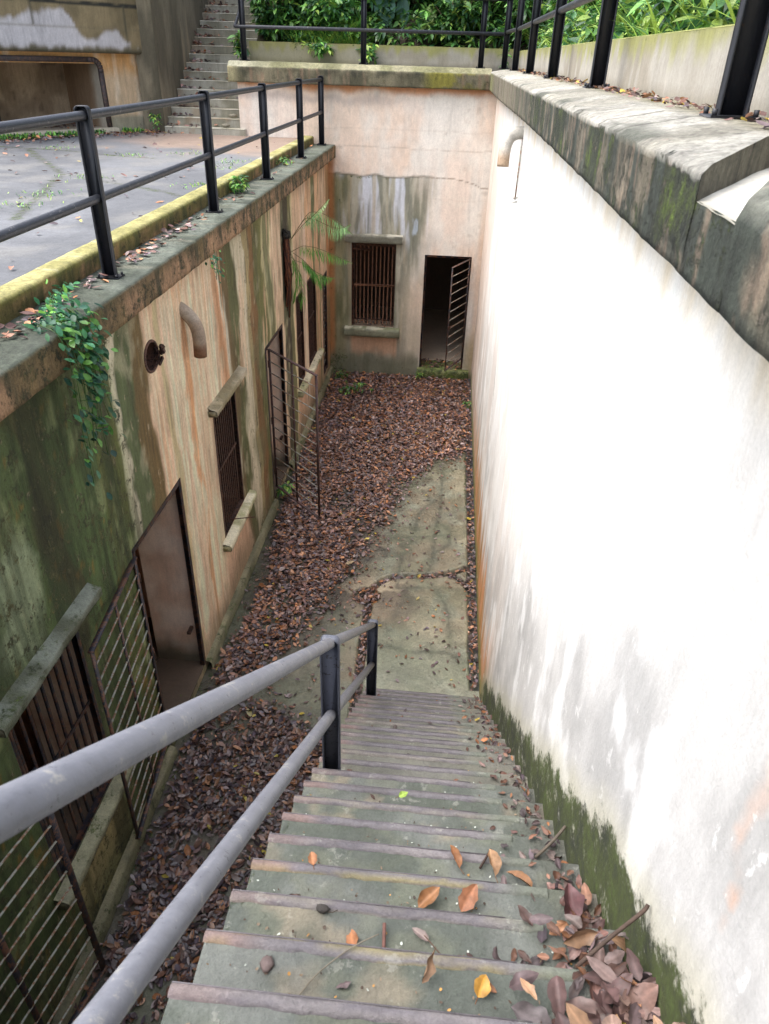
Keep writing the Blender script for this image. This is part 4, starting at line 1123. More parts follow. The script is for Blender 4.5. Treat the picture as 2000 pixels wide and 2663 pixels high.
ur = thing('railing', (.9, 8, 5.85), 'tall black railing on the upper coping, turning the corner above the white wall', 'railing')
q0 = make_post(ur, (.93, 2.94, 5.85), 1.125)
for x, y in ((.93, .3), (.93, 5.84), (.92, 8.60), (.90, 11.2), (.87, 13.8), (.78, 15.55)): set_post(ur, q0, (x, y, 5.85))
for x in (.36, -1.78, -4.0): set_post(ur, q0, (x, 15.62, 5.85))
for z in (6.41, 6.915):
    mb = MB(); mb.tube([(.93, -1.6, z), (.93, 5.84, z), (.92, 8.6, z), (.87, 13.8, z), (.78, 15.56, z)], .030, 12); mb.build('rail', M_rail, ur, smooth=True)
    mb = MB(); mb.tube([(.78, 15.56, z-.03), (-4.0, 15.6, z-.03), (-4.14, 15.6, z-.03)], .030, 12); mb.build('rail', M_rail, ur, smooth=True)
    mb = MB(); mb.tube([(-4.14, 15.6, z-.03), (-4.14, 20.6, z-.03+3.1)], .030, 12); mb.build('rail', M_rail, ur, smooth=True)

# ------------------------------------------------------------------ upper garden walls
def gw_col(t, v, seed=240):
    n = fbm(t*1.5, v*2, seed, 5); n2 = fbm(t*10, v*1.2, seed+1, 4)
    col = mix(C('#a7a298'), C('#979083'), ss(.4, .6, n)); col = mix(col, C('#b2ada4'), ss(.55, .7, n2)*.6)
    top = ss(6.0, 6.14, v+(n2-.5)*.28)
    col = mix(col, C('#98984f'), top*.8)
    col = mix(col, C('#7c7565'), ss(5.92, 5.84, v+(n-.5)*.1)*.6)
    return col, .08+.18*top
gr_ = thing('garden_wall', (1.08, 7, 5.82), 'pale low concrete wall with green streaks under its edge, right of the upper railing', 'wall')
mb = MB()
mb.grid(arr(Y0, 16.2, .04), arr(5.80, 6.14, .03), lambda y, z: np.stack([1.08+(fbm(y*3, z*3, 241)-.5)*.01, y, z], 1), lambda y, z: gw_col(y, z), flip=True)
mb.grid(arr(Y0, 16.4, .1), np.array([1.08, 1.10, 1.26, 1.28]), lambda y, x: np.stack([x, y, 6.14+np.where((x > 1.09) & (x < 1.27), .008, 0)], 1), lambda y, x: (mix(C('#9a9c58'), C('#7b8046'), ss(.4, .6, fbm(y*3, x*3, 242))), .25+0*y), flip=True)
mb.build('wall', M_back, gr_)
gb = thing('garden_wall', (-1.5, 16.2, 5.82), 'mossy low concrete wall holding back the shrubs behind the far coping', 'wall')
def gwb(x, z):
    col, k = gw_col(x, z, 250)
    col = mix(col, C('#8e8658'), ss(-1.4, -2.6, x)*.5); return col*.9, k+.20*ss(-1.0, -2.5, x)*ss(.45, .6, fbm(x*2, z*3, 253))
mb = MB()
mb.grid(arr(-4.05, 1.08, .04), arr(5.80, 6.17, .03), lambda x, z: np.stack([x, 16.2+(fbm(x*3, z*3, 251)-.5)*.01, z], 1), gwb, flip=False)
mb.grid(arr(-4.05, 1.08, .1), np.array([16.2, 16.22, 16.38, 16.4]), lambda x, y: np.stack([x, y, 6.17+0*x], 1), lambda x, y: (np.broadcast_to(C('#8b8c4e'), (len(x), 3)), .3+0*x))
mb.quad((-4.05, 16.2, 5.5), (-4.05, 16.4, 5.5), (-4.05, 16.4, 6.17), (-4.05, 16.2, 6.17), C('#8b8c4e'), .3)
mb.build('wall', M_back, gb)

# ------------------------------------------------------------------ bank
def bank_h(x, y):
    d = np.maximum(np.maximum(x-1.25, y-16.38), 0)
    return 6.04+.62*d+(fbm(x*1.2, y*1.2, 260)-.5)*.35*ss(0, .6, d)
mb = MB()
mb.grid(arr(-3.98, 16, .22), arr(Y0, 27, .22), lambda x, y: np.stack([x, y, bank_h(x, y)], 1), lambda x, y: (mix(C('#3a2f24'), C('#4a4a2c'), ss(.4, .6, fbm(x, y, 261))), .35+0*x), [lambda U, V: (U < 1.2) & (V < 16.3)])
mb.grid(arr(16.38, 27, .3), np.linspace(0, 1, 5), lambda y, t: np.stack([0*y-3.98, y, 4.6+(bank_h(0*y-3.98, y)-4.6)*t], 1), lambda y, t: (np.broadcast_to(C('#6b6450'), (len(y), 3)), .3+0*y), flip=True)
mb.build('hillside', M_soil, kind='structure')

GREENS = np.array([C('#3f6a35'), C('#4c7a3a'), C('#5f8f42'), C('#35603a'), C('#6fa04a'), C('#2f5534')])
def greencol(n, bright=1.0, light=0.):
    c = GREENS[rng.integers(0, len(GREENS), n)]*(.75+.9*rng.random((n, 1)))
    l = rng.random(n) < light
    c[l] = C('#a3c25a')*(.6+.5*rng.random((l.sum(), 1)))
    return c*bright
def clump(mb, P, tone=1.0, size=(.10, .20), light=.1, lean=None, per=7):
    """whorls of drooping leaves at points P"""
    n = len(P)
    if n == 0: return
    Q = np.repeat(P, per, 0); N_ = len(Q)
    yaw = rng.uniform(0, 2*np.pi, N_); 
    L = rng.uniform(size[0], size[1], N_); W = L*rng.uniform(.30, .44, N_)
    Q = Q+rng.normal(0, .012, Q.shape)
    tn = np.repeat(rng.uniform(.6, 1.25, n), per)[:, None]
    leaves(mb, Q, yaw, rng.normal(-.25, .38, N_), rng.normal(0, .3, N_), L, W, greencol(N_, tone, light)*tn, fold=.12, curl=-.25, kind='lance', jit=.05)

def shrub(loc, rad, h, label, tone=1.0, n=130, size=(.10, .20), group=None, light=.1, name='shrub', per=7, cat='shrub'):
    t_ = thing(name, loc, label, cat, group)
    mb = MB(); P = []; tips = []
    for k in range(int(9+rad*6)):
        a_ = rng.uniform(0, 2*np.pi); rr = rad*math.sqrt(rng.random()); hh = h*rng.uniform(.45, 1.0)
        mid = (loc[0]+rr*.5*math.cos(a_), loc[1]+rr*.5*math.sin(a_), loc[2]+hh*.6); tip = (loc[0]+rr*math.cos(a_), loc[1]+rr*math.sin(a_), loc[2]+hh)
        mb.tube([loc, mid, tip], [.018, .012, .006], 5, C('#5b4a38')); tips.append(tip)
    mb.build('stem', M_bark, t_)
    mb = MB(); tips = np.array(tips)
    idx = rng.integers(0, len(tips), n)
    P = tips[idx]*rng.uniform(.4, 1.05, (n, 1))+np.array(loc)*(1-0)-np.array(loc) if False else np.array(loc)+(tips[idx]-np.array(loc))*rng.uniform(.35, 1.05, (n, 1))+rng.normal(0, .13*rad+.05, (n, 3))
    P[:, 2] = np.maximum(P[:, 2], loc[2]-.05)
    clump(mb, P, tone, size, light, per=per)
    mb.build('foliage', M_leaf, t_)
    return t_
SH = [(-3.6, 16.75, .62, 1.1, 'leafy shrub at the left end of the bank beside the upper steps', .9),
      (-3.0, 17.4, .8, 1.5, 'dark shrub second from the upper steps', .75),
      (-2.55, 16.75, .5, .75, 'shrub spilling over the mossy wall below the railing', 1.2),
      (-1.95, 17.3, .7, 1.35, 'shrub just left of the huge round leaves', 1.0),
      (-.9, 17.5, .75, 1.4, 'shrub just right of the huge round leaves', .85),
      (-.2, 16.9, .5, .8, 'low shrub above the cracked pale part of the wall', .9),
      (.45, 17.2, .65, 1.3, 'shrub behind the railing corner', 1.0),
      (1.35, 16.6, .6, 1.2, 'shrub in the angle of the two garden walls', .95)]
for x, y, rad, h, lab, tone in SH:
    shrub((x, y, float(bank_h(np.array(x), np.array(y)))-.05), rad, h, lab, tone, n=int(190*rad/.7), size=(.11, .22), group='shrubs on the far bank')
SR = [(1.75, 13.6, .6, 1.1, 'bright shrub on the right bank nearest the far corner', 1.3), (1.9, 11.2, .65, 1.0, 'bright arching shrub halfway along the right bank', 1.5),
      (2.0, 8.9, .65, .9, 'pale green shrub over the streaked wall', 1.6), (2.1, 6.9, .6, .75, 'pale green bush left of the nearest tall post', 1.6), (2.2, 5.0, .5, .6, 'leafy bush right above the nearest wall section', 1.4)]
for x, y, rad, h, lab, tone in SR:
    shrub((x, y, float(bank_h(np.array(x), np.array(y)))-.05), rad, h, lab, tone, n=int(170*rad/.6), size=(.10, .20), group='shrubs on the right bank', light=.35)
# ground cover (uncountable)
mb = MB()
n = 2600; P = np.stack([rng.uniform(-3.95, 3.5, n), 16.4+rng.random(n)**1.3*4.5, np.zeros(n)], 1); P[:, 2] = bank_h(P[:, 0], P[:, 1])+rng.random(n)*.45
clump(mb, P, .75, (.10, .22), .1, per=6)
n = 2200; P = np.stack([1.3+rng.random(n)**1.3*3.5, rng.uniform(2, 16.4, n), np.zeros(n)], 1); P[:, 2] = bank_h(P[:, 0], P[:, 1])+rng.random(n)*.35
clump(mb, P, 1.0, (.10, .20), .25, per=6)
# grass blades
def blades(mb, P, L, col, droop=-.5, w=.012):
    n = len(P); Ls = rng.uniform(L*.6, L*1.3, n)
    leaves(mb, P, rng.uniform(0, 2*np.pi, n), rng.uniform(.6, 1.4, n), rng.normal(0, .2, n), Ls, np.full(n, w)*rng.uniform(.7, 1.4, n), col, fold=.1, curl=droop, kind='lance', jit=.02)
n = 2600; P = np.stack([rng.uniform(-3.3, -1.9, n), 16.42+rng.random(n)*.45, np.zeros(n)], 1); P[:, 2] = bank_h(P[:, 0], P[:, 1])
blades(mb, P, .34, greencol(n, 1.3, .5))
n = 900; P = np.stack([1.28+rng.random(n)*.5, rng.uniform(3, 15, n), np.zeros(n)], 1); P[:, 2] = bank_h(P[:, 0], P[:, 1])
blades(mb, P, .38, greencol(n, 1.2, .4), w=.018)
mb.build('undergrowth', M_leaf, kind='stuff')
# distant trees are only a dark canopy mass behind the bank
mb = MB(); n = 2600; P = np.stack([rng.uniform(-4, 12, n), rng.uniform(20.5, 24, n), rng.uniform(8.0, 12.5, n)], 1)
clump(mb, P, .5, (.3, .55), .05, per=5)
mb.build('tree_canopy', M_leaf, kind='stuff')
# elephant-ear plant
ee = thing('elephant_ear_plant', (-1.35, 17.0, 6.4), 'plant with two huge blue green oval leaves among the shrubs', 'plant')
def bigleaf(mb, base, yaw, pitch, L, W, col, roll=0.):
    n = 12; V = []; F = []
    tt = np.linspace(0, 1, n); prof = np.sin(np.pi*np.clip(tt*.92+.06, 0, 1))**.65
    m_ = Matrix.Rotation(yaw, 4, 'Z')@Matrix.Rotation(-pitch, 4, 'Y')@Matrix.Rotation(roll, 4, 'X')
    for i, t in enumerate(tt):
        for j, s_ in enumerate((-1, -.5, 0, .5, 1)):
            p = m_@Vector((t*L, s_*prof[i]*W/2, abs(s_)*.10*W-t*t*.12*L)); V.append((base[0]+p.x, base[1]+p.y, base[2]+p.z))
    for i in range(n-1):
        for j in range(4): F.append([i*5+j, i*5+j+1, (i+1)*5+j+1, (i+1)*5+j])
    mb.add(V, F, col)
for (b_, yw, pt, L, W, h) in (((-1.55, 17.2, 7.05), -1.5, -1.25, .62, .42, '#4f7f66'), ((-1.22, 17.25, 7.0), -1.3, -1.3, .58, .26, '#466f58'), ((-.62, 17.0, 6.85), -1.9, -1.2, .5, .26, '#7f9a4e'), ((-.45, 16.95, 7.05), -1.0, -.6, .42, .3, '#6f9a4a'), ((-.15, 16.9, 6.8), -1.8, -.4, .34, .26, '#5f8f5a'), ((.1, 16.9, 6.75), -1.2, -.5, .3, .24, '#5f8f5a')):
    mb = MB(); bigleaf(mb, b_, yw, pt, L, W, C(h)); 
    mb.tube([(-1.2+(b_[0]+1.2)*.6, 17.3, 6.5), ((b_[0]), b_[1]+.1, b_[2]-.1), b_], .012, 6, C('#57744a'))
    mb.build('leaf', M_leaf, ee, smooth=True)

# ------------------------------------------------------------------ bunker and upper stairs
F0 = np.array([-5.80, 15.80]); U_ = np.array([-.576, -.818]); N_O = np.array([.818, -.576])
def fp(s, o, z): return (F0[0]+U_[0]*s+N_O[0]*o, F0[1]+U_[1]*s+N_O[1]*o, z)
def fpa(s, o, z): return np.stack([F0[0]+U_[0]*s+N_O[0]*o, F0[1]+U_[1]*s+N_O[1]*o, z], 1)
bk = thing('bunker', (F0[0]-1, F0[1]-1.4, 4.63), 'weathered concrete bunker with a wide open bay under a heavy stained overhang', 'building')
def bf(s, z):
    n = fbm(s*2, z*2, 270, 5); n2 = fbm(s*7, z*1.5, 271, 4)
    col = mix(C('#d3c0a2'), C('#c6ad8c'), ss(.4, .6, n)); col = mix(col, C('#c58f4e'), ss(5.45, 5.75, z+(n2-.5)*.4)*.75)
    col = mix(col, C('#d8ccb6'), ss(.55, .7, n2)*.5)
    low = ss(4.95, 4.87, z+(fbm(s*3, z, 272)-.5)*.12); col = mix(col, C('#8a8774'), low*.85)
    return col*1.2, .08+.12*low
mb = MB()
bo = (1.20, 3.20, 4.72, 5.74)
mb.grid(arr(-.0, 5.0, .04, bo[:2]), arr(4.6, 5.92, .03, bo[2:]), lambda s, z: fpa(s, 0*s, z), bf, [rect(bo)], flip=True)
mb.quad(fp(0, 0, 4.6), fp(0, -1.5, 4.6), fp(0, -1.5, 5.92), fp(0, 0, 5.92), C('#c7a584'), .1)
# bay interior
ic = lambda s, z: (1.3*mix(mix(C('#a9957c'), C('#8d7a64'), ss(.4, .6, fbm(s*3, z*3, 273, 5))), C('#5b4c3e'), ss(.66, .78, fbm(s*4+2, z*4, 274, 4))*.6), .06+0*s)
mb.grid(arr(.9, 4.4, .05), arr(4.7, 5.85, .05), lambda s, z: fpa(s, 0*s-1.25, z), ic, flip=True)
mb.grid(arr(0, 1.25, .05), arr(4.7, 5.85, .05), lambda s, z: fpa(0*s+bo[0]-.02, -s, z), lambda s, z: (mix(C('#a08468'), C('#c2b8a6'), ss(.42, .15, s+(fbm(s*3, z*3, 275)-.5)*.2)), .06+0*s))  # side wall paler by the opening: daylight painted into its colour
mb.grid(arr(0, 1.25, .1), arr(4.7, 5.85, .1), lambda s, z: fpa(0*s+4.2, -s, z), ic)
mb.grid(arr(.9, 4.4, .1), arr(0, 1.25, .1), lambda s, o: fpa(s, -o, 0*s+4.72), lambda s, o: (np.broadcast_to(C('#a39681'), (len(s), 3)), .1+0*s))
mb.grid(arr(.9, 4.4, .1), arr(0, 1.25, .1), lambda s, o: fpa(s, -o, 0*s+5.75), ic, flip=True)
mb.build('wall', M_bunk, bk)
mb = MB()
mb.grid(arr(1.05, 5.0, .05), np.array([0, .35, 1.]), lambda s, t: fpa(s, np.interp(t, [0, .35, 1], [.0, .14, .15]), np.interp(t, [0, .35, 1], [4.725, 4.72, 4.62])), lambda s, t: (np.broadcast_to(C('#a9a08c'), (len(s), 3)), .15+0*s), flip=False)
mb.build('doorstep', M_bunk, bk)
def bo_col(s, z):
    n = fbm(s*1.6, z*2, 280, 5); n2 = fbm(s*9, z*1.6, 281, 4)
    col = mix(C('#837558'), C('#6c6148'), ss(.4, .6, n))
    wz = 6.22-.0*s+(fbm(s*2.2, z*.8, 282, 4)-.5)*.8
    white = ss(.05, -.05, z-wz-.25*ss(1.2, 2.8, s))*ss(5.93, 6.02, z+(n2-.5)*.15)*ss(.28, .5, s+(fbm(s*4, z*3, 283)-.5)*1.6)
    col = mix(col, C('#b9b6b8'), white*.95)
    bot = ss(6.04, 5.90, z+(n2-.5)*.2); col = mix(col, C('#4b4a3c'), bot*.8)
    ln = np.minimum(np.abs(z-6.62+(fbm(s*4, 0*s, 284)-.5)*.05), 9); col = mix(col, C('#2b2b26'), 1-ss(.018, .035, ln))
    ln2 = np.abs(z-6.28); col = mix(col, C('#6f6650'), (1-ss(.006, .02, ln2))*.7)
    for sj in (.62, 2.35): col = mix(col, C('#4a4638'), (1-ss(.012, .03, np.abs(s-sj)))*ss(6.25 if sj > 1 else 5.9, 6.3, z)*ss(6.64, 6.6, z)*.8)
    return col*1.2, .12+.0*s
mb = MB()
OV = .16
def ovpos(s, t): 
    z = np.interp(t, [0, .04, .08, 1], [5.90, 5.90, 5.93, 8.2]); o = np.interp(t, [0, .04, .08, 1], [-.0, OV-.03, OV, OV])
    return fpa(s, o, z)
tz = np.unique(np.concatenate([[0, .04, .08], np.linspace(.08, 1, 75)]))
mb.grid(arr(.03, 5.0, .04), tz, ovpos, lambda s, t: bo_col(s, np.interp(t, [0, .04, .08, 1], [5.90, 5.90, 5.93, 8.2])), flip=True)
mb.grid(arr(-1.6, OV, .05), arr(5.90, 8.2, .05), lambda o, z: fpa(0*o+.03, o, z), lambda o, z: (mix(C('#4f4e3a'), C('#7f7760'), ss(.5, .7, fbm(o*3, z*1.5, 286))), .35+0*o))
mb.build('overhang', M_bunk, bk)
mb = MB()
fw = .085
ptsf = [(bo[0]-.045, 4.73), (bo[0]-.03, 5.60)]
for k in range(5): a_ = math.pi-k*math.pi/8; ptsf.append((bo[0]-.03+.14+.14*math.cos(a_), 5.66+.14*math.sin(a_)))
ptsf += [(bo[0]+.2, 5.80), (bo[1]+.2, 5.80)]
for (a1, z1_), (a2, z2_) in zip(ptsf[:-1], ptsf[1:]):
    mb.bar(fp(a1, .012, z1_), fp(a2, .012, z2_), fw, .05, None, (N_O[0], N_O[1], 0))
mb.bar(fp(bo[1]+.02, .012, 4.73), fp(bo[1]-.02, .012, 5.78), .07, .05, None, (N_O[0], N_O[1], 0))
mb.build('bay_frame', M_frame, bk)

us = thing('stone_stairs', (-4.8, 15.3, 4.63), 'grey concrete steps climbing beside the bunker with leaves along their left edge', 'stairs')
mb = MB()
XA, XB = -5.55, -3.98
def sc(u, v, s_): return mix(mix(C('#a5a193'), C('#8b8776'), ss(.4, .6, fbm(u*3, v*3+s_, 290, 5))), C('#8f7a62'), ss(.58, .7, fbm(u*2, v*2+s_, 291))*.6), .14+0*u
r2, t2 = .148, .236
for k in range(24):
    y = 15.25+k*t2; z = 4.748+k*r2; zlow = 4.60 if k == 0 else z-r2
    mb.grid(arr(XA, XB, .05), arr(zlow, z-.012, .03), lambda x, v: np.stack([x, 0*x+y+.006, v], 1), lambda x, v: (sc(x, v, k*3.)[0]*1.05, .10+0*x))
    mb.grid(arr(XA, XB, .05), np.array([0, .05, .5, 1.]), lambda x, t: np.stack([x, y+t*t2+(fbm(x*8, 0*x+k, 293)-.5)*.008*(t < .1), z-.012*(t < .01)+(fbm(x*6, t, 292+k)-.5)*.006], 1), lambda x, t: (sc(x, t, k*3.)[0]*1.4, .06+.0*x))
mb.build('steps', M_bunk, us)
mb = MB(); k = 0
mb.grid(arr(15.3, 24, .08), arr(4.6, 10.5, .08), lambda y, z: np.stack([0*y+XA-.01+(fbm(y, z, 294)-.5)*.02, y, z], 1), lambda y, z: (1.3*mix(mix(C('#756c5a'), C('#5c5546'), ss(.4, .6, fbm(y*3, z*.8, 295, 5))), C('#a8977c'), ss(.62, .74, fbm(y*6, z*.5, 296, 4))*ss(7.2, 5.6, z)*.7), .18+.25*ss(6.4, 7.4, z+(fbm(y*2, z, 297)-.5)*2)), flip=False)
mb.grid(arr(XA-.45, XA-.01, .08), arr(4.6, 10.5, .08), lambda x, z: np.stack([x, 0*x+15.42, z], 1), lambda x, z: (mix(C('#857b66'), C('#5b5545'), ss(.4, .6, fbm(x*3, z, 298))), .2+0*x))
sw = mb.build('stair_wall', M_bunk, None, label='tall brown stained wall along the left side of the upper steps', cat='wall')

# loose stones on the upper stairs
def stone(name, loc, r, col, label, sz=(1, .8, .5), seed=1, cat='stone'):
    V = []; F = []; n = 10; m_ = 6; rr = np.random.default_rng(seed)
    for i in range(1, m_):
        for j in range(n):
            a1 = math.pi*i/m_; a2 = 2*math.pi*j/n; q = r*(1+.18*(rr.random()-.5)*2)
            V.append((loc[0]+q*sz[0]*math.sin(a1)*math.cos(a2), loc[1]+q*sz[1]*math.sin(a1)*math.sin(a2), loc[2]+q*sz[2]*math.cos(a1)))
    V.append((loc[0], loc[1], loc[2]+r*sz[2])); V.append((loc[0], loc[1], loc[2]-r*sz[2]))
    for i in range(m_-2):
        for j in range(n): F.append([i*n+j, (i+1)*n+j, (i+1)*n+(j+1) % n, i*n+(j+1) % n])
    for j in range(n): F.append([len(V)-2, j, (j+1) % n]); F.append([len(V)-1, (m_-2)*n+(j+1) % n, (m_-2)*n+j])
    mb = MB(); mb.add(V, F, col)
    return mb.build(name, M_conc, None, smooth=True, label=label, cat=cat)
stone('stone', (-4.38, 15.35, 4.79), .07, C('#8c8674'), 'flat stone on the lowest of the upper steps', (1.2, .7, .5), 3)
stone('stone', (-4.30, 15.58, 4.94), .07, C('#8c8674'), 'small stone on the second of the upper steps', (1.2, .7, .5), 4)

# ------------------------------------------------------------------ leaf litter
def thin(P, dens): return P[rng.random(len(P)) < dens(P[:, 0], P[:, 1])]
mb = MB()
n = 72000; P = np.stack([rng.uniform(XL+.04, .66, n), rng.uniform(.6, YB-.06, n), np.zeros(n)], 1); P = thin(P, dens_floor)
P = P[~((P[:, 0] > XS-.06) & (P[:, 1] < 5.95))]
P[:, 2] = .004+.030*rng.random(len(P))**1.5+.03*(fbm(P[:, 0]*2, P[:, 1]*2, 304)-.3)
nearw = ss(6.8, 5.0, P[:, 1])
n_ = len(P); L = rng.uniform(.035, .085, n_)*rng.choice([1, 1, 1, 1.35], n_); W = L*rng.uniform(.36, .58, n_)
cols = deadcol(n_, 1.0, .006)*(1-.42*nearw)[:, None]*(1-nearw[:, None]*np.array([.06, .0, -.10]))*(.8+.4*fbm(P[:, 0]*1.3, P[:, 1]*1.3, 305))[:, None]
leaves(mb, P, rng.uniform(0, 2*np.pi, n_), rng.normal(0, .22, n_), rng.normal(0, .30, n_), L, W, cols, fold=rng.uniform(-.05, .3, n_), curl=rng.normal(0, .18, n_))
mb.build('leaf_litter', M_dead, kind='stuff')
# sparse scatter over the bare slabs
mb = MB()
n = 5200; P = np.stack([rng.uniform(XL+.1, .56, n), rng.uniform(4.2, 12, n), np.full(n, .012)], 1)
P = P[~((P[:, 0] > XS-.03) & (P[:, 1] < 5.95))]; eb_ = P[:, 0]-np.interp(P[:, 1], BX[:, 0], BX[:, 1]); P = P[rng.random(len(P)) < np.clip(1.1-eb_/.55, .22, 1)]
flat_leaves(mb, P, (.015, .075), .8, .25, .03)
mb.build('scattered_leaves', M_dead, kind='stuff')
# leaves packed in the gutter and channels
mb = MB()
n = 26000; P = np.stack([rng.uniform(-.95, XR-.01, n), rng.uniform(0.3, YB-.1, n), np.zeros(n)], 1)
P = P[channel(P[:, 0], P[:, 1]) > .6]; P = P[~((P[:, 0] > XS-.03) & (P[:, 1] < 5.93))]
P[:, 2] = -.05+.05*rng.random(len(P))
flat_leaves(mb, P, (.04, .085), .9, .5, .01)
mb.build('gutter_leaves', M_dead, kind='stuff')
# leaves on the steps, piled by the wall
mb = MB(); PP = []; szs = []
for k in range(-2, 22):
    y1 = SY0+k*RUN; z = SZ0-k*RISE
    cnt = {1: 80, 2: 70, 0: 80, 3: 36, 4: 26}.get(k, 24 if k < 12 else 40)
    for i in range(cnt):
        x = XR-.02-abs(rng.exponential(.085 if k > 2 else .12)); pile = max(0, 1-(XR-x)/.25)*(.07 if k <= 2 else .03)
        if x < XS: continue
        PP.append((x, y1-.02-rng.random()*(RUN-.02), z+.012+rng.random()*pile))
    for i in range(2 if k < 7 else 10 if k < 12 else 24):
        PP.append((rng.uniform(XS+.05, XR-.05), y1-.075-rng.random()*(RUN-.09), z+.010))
PP = np.array(PP); hi_ = PP[:, 2] > 3.3
flat_leaves(mb, PP[hi_], (.03, .08), .62, .4, .004, hi=True); flat_leaves(mb, PP[~hi_], (.025, .062), .66, .4, .004, hi=True)
PB = []
for k, cn in ((-1, 30), (0, 34), (1, 30), (2, 9), (3, 4)):
    for i in range(cn):
        PB.append((XR-.04-abs(rng.exponential(.10)), SY0+k*RUN-.03-rng.random()*(RUN-.05), SZ0-k*RISE+.02+rng.random()*.07))
PB = np.array(PB); n = len(PB); c = np.array([C('#7d6a66'), C('#8c7468'), C('#6a5a5c'), C('#a07e62'), C('#5d4644')])[rng.integers(0, 5, n)]*(.55+.5*rng.random((n, 1)))
flat_leaves(mb, PB, (.065, .115), 1., .40, 0, .5, c, hi=True)
mb.build('step_leaves', M_dry, kind='stuff')
# tiny star-shaped fallen flowers and grit
mb = MB(); n = 1100; k = rng.integers(-1, 14, n); P = np.stack([rng.uniform(XS+.03, .6, n), SY0+k*RUN-rng.uniform(.08, .21, n), SZ0-k*RISE+.008], 1)
q_ = rng.random((n, 1)); c = np.where(q_ < .15, C('#b98a4a'), np.where(q_ < .45, C('#b9bfb6'), np.where(q_ < .8, C('#4c3c30'), C('#7d6c58'))))*(.6+.6*rng.random((n, 1)))
leaves(mb, P, rng.uniform(0, 6.28, n), rng.normal(0, .2, n), rng.normal(0, .3, n), rng.uniform(.004, .014, n), rng.uniform(.004, .011, n), c, kind='round')
mb.build('grit', M_dry, kind='stuff')
# coping, kerb and yard litter
mb = MB(); PP = []
for yc_, s_, cn in ((6.1, .35, 60), (7.2, .35, 45), (5.2, .2, 14), (4.2, .35, 45), (9.2, .4, 14), (10.7, .2, 14), (3.3, .4, 20), (12.2, 1., 10)):
    for i in range(cn): PP.append((rng.uniform(-2.64, -2.52) + abs(rng.normal(0, .05)), yc_+rng.normal(0, s_), ZT+.012+.01*rng.random()))
PP = np.array(PP); flat_leaves(mb, PP, (.045, .095), 1.35, .3, .01)
n = 260; P = np.stack([rng.uniform(-8.5, -2.95, n), rng.uniform(3, 15, n), np.full(n, 4.645)], 1); flat_leaves(mb, P, (.04, .10), 1.3, .3, .06)
# drift along the bunker foot
n = 520; s_ = rng.uniform(-.3, 4.5, n); o_ = .18+abs(rng.normal(0, .35, n)); P = np.stack([F0[0]+U_[0]*s_+N_O[0]*o_, F0[1]+U_[1]*s_+N_O[1]*o_, 4.645+.02*rng.random(n)], 1); flat_leaves(mb, P, (.05, .10), 1.2, .4, .01)
n = 240; s_ = rng.uniform(1.3, 4.0, n); o_ = -rng.uniform(.1, 1.15, n); P = np.stack([F0[0]+U_[0]*s_+N_O[0]*o_, F0[1]+U_[1]*s_+N_O[1]*o_, 4.74+.03*rng.random(n)], 1); flat_leaves(mb, P, (.06, .12), .9, .4, 0)
mb.build('yard_leaves', M_dry, kind='stuff')
mb = MB(); PP = []
for k in range(22):
    y = 15.25+k*t2; z = 4.748+k*r2
    for i in range(26): PP.append((XA+.04+abs(rng.exponential(.22 if k > 5 else .3)), y+.03+rng.random()*(t2-.05), z+.012+.03*rng.random()))
flat_leaves(mb, np.array(PP), (.06, .12), 1.1, .5, .0)
mb.build('upper_step_leaves', M_dry, kind='stuff')
mb = MB(); n = 900; P = np.stack([rng.uniform(.88, 1.06, n), rng.uniform(1.5, 15.6, n), np.full(n, 5.86)], 1); flat_leaves(mb, P, (.02, .055), 1.1, .4, .08)
n = 60; P = np.stack([rng.uniform(-1.9, -1.06, n), rng.uniform(YB+.03, YB+.45, n), 1.08+.02*rng.random(n)], 1); flat_leaves(mb, P, (.05, .09), .8, .4, 0)
n = 160; P = np.stack([rng.uniform(-.42, .47, n), rng.uniform(YB-.02, YB+.5, n)**1, .215+.02*rng.random(n)], 1); flat_leaves(mb, P, (.05, .09), .9, .4, 0)
mb.build('wall_top_litter', M_dry, kind='stuff')

# individual things lying on the near steps
def single(name, loc, yaw, L, W, col, label, pitch=.1, roll=.1, fold=.2, curl=.15, kind='oval', stem=True, cat='fallen leaf'):
    mb = MB(); leaves(mb, np.array([loc], float), np.array([yaw]), np.array([pitch]), np.array([roll]), np.array([L]), np.array([W]), np.array([C(col)*.72]), fold=fold, curl=curl, kind=kind, hi=True)
    if stem:
        mb.tube([loc, (loc[0]-math.cos(yaw)*L*.35, loc[1]-math.sin(yaw)*L*.35, loc[2]+.002)], .0015, 5, C('#6d4a30'))
    return mb.build(name, M_dry, None, smooth=True, label=label, cat=cat)
single('fallen_leaf', (.225, 1.00, 3.83), 1.2, .058, .048, '#cf9c48', 'small bright yellow orange leaf alone on a lower-right step', .2, .2, .3, .2)
single('fallen_leaf', (.21, 1.44, 3.462), 1.0, .105, .062, '#a06a4a', 'large upright copper leaf leaning on a step nosing', .35, .1, .3, .1)
single('fallen_leaf', (.06, 1.44, 3.462), .7, .10, .055, '#a07048', 'tan leaf to the left of the large copper leaf', .30, .1, .3, .1)
single('fallen_leaf', (.22, 1.72, 3.275), 2.2, .09, .04, '#a5714a', 'curled orange leaf beside a thin dark twig', .35, .3, .5, .2)
single('fallen_leaf', (.36, 1.70, 3.275), 1.9, .10, .055, '#c29a76', 'folded pale tan leaf standing on edge', .45, .3, .5, .1)
single('fallen_leaf', (.50, 1.66, 3.285), 2.5, .11, .04, '#9a6b42', 'narrow arched orange brown leaf near the wall', .25, .3, .5, -.3)
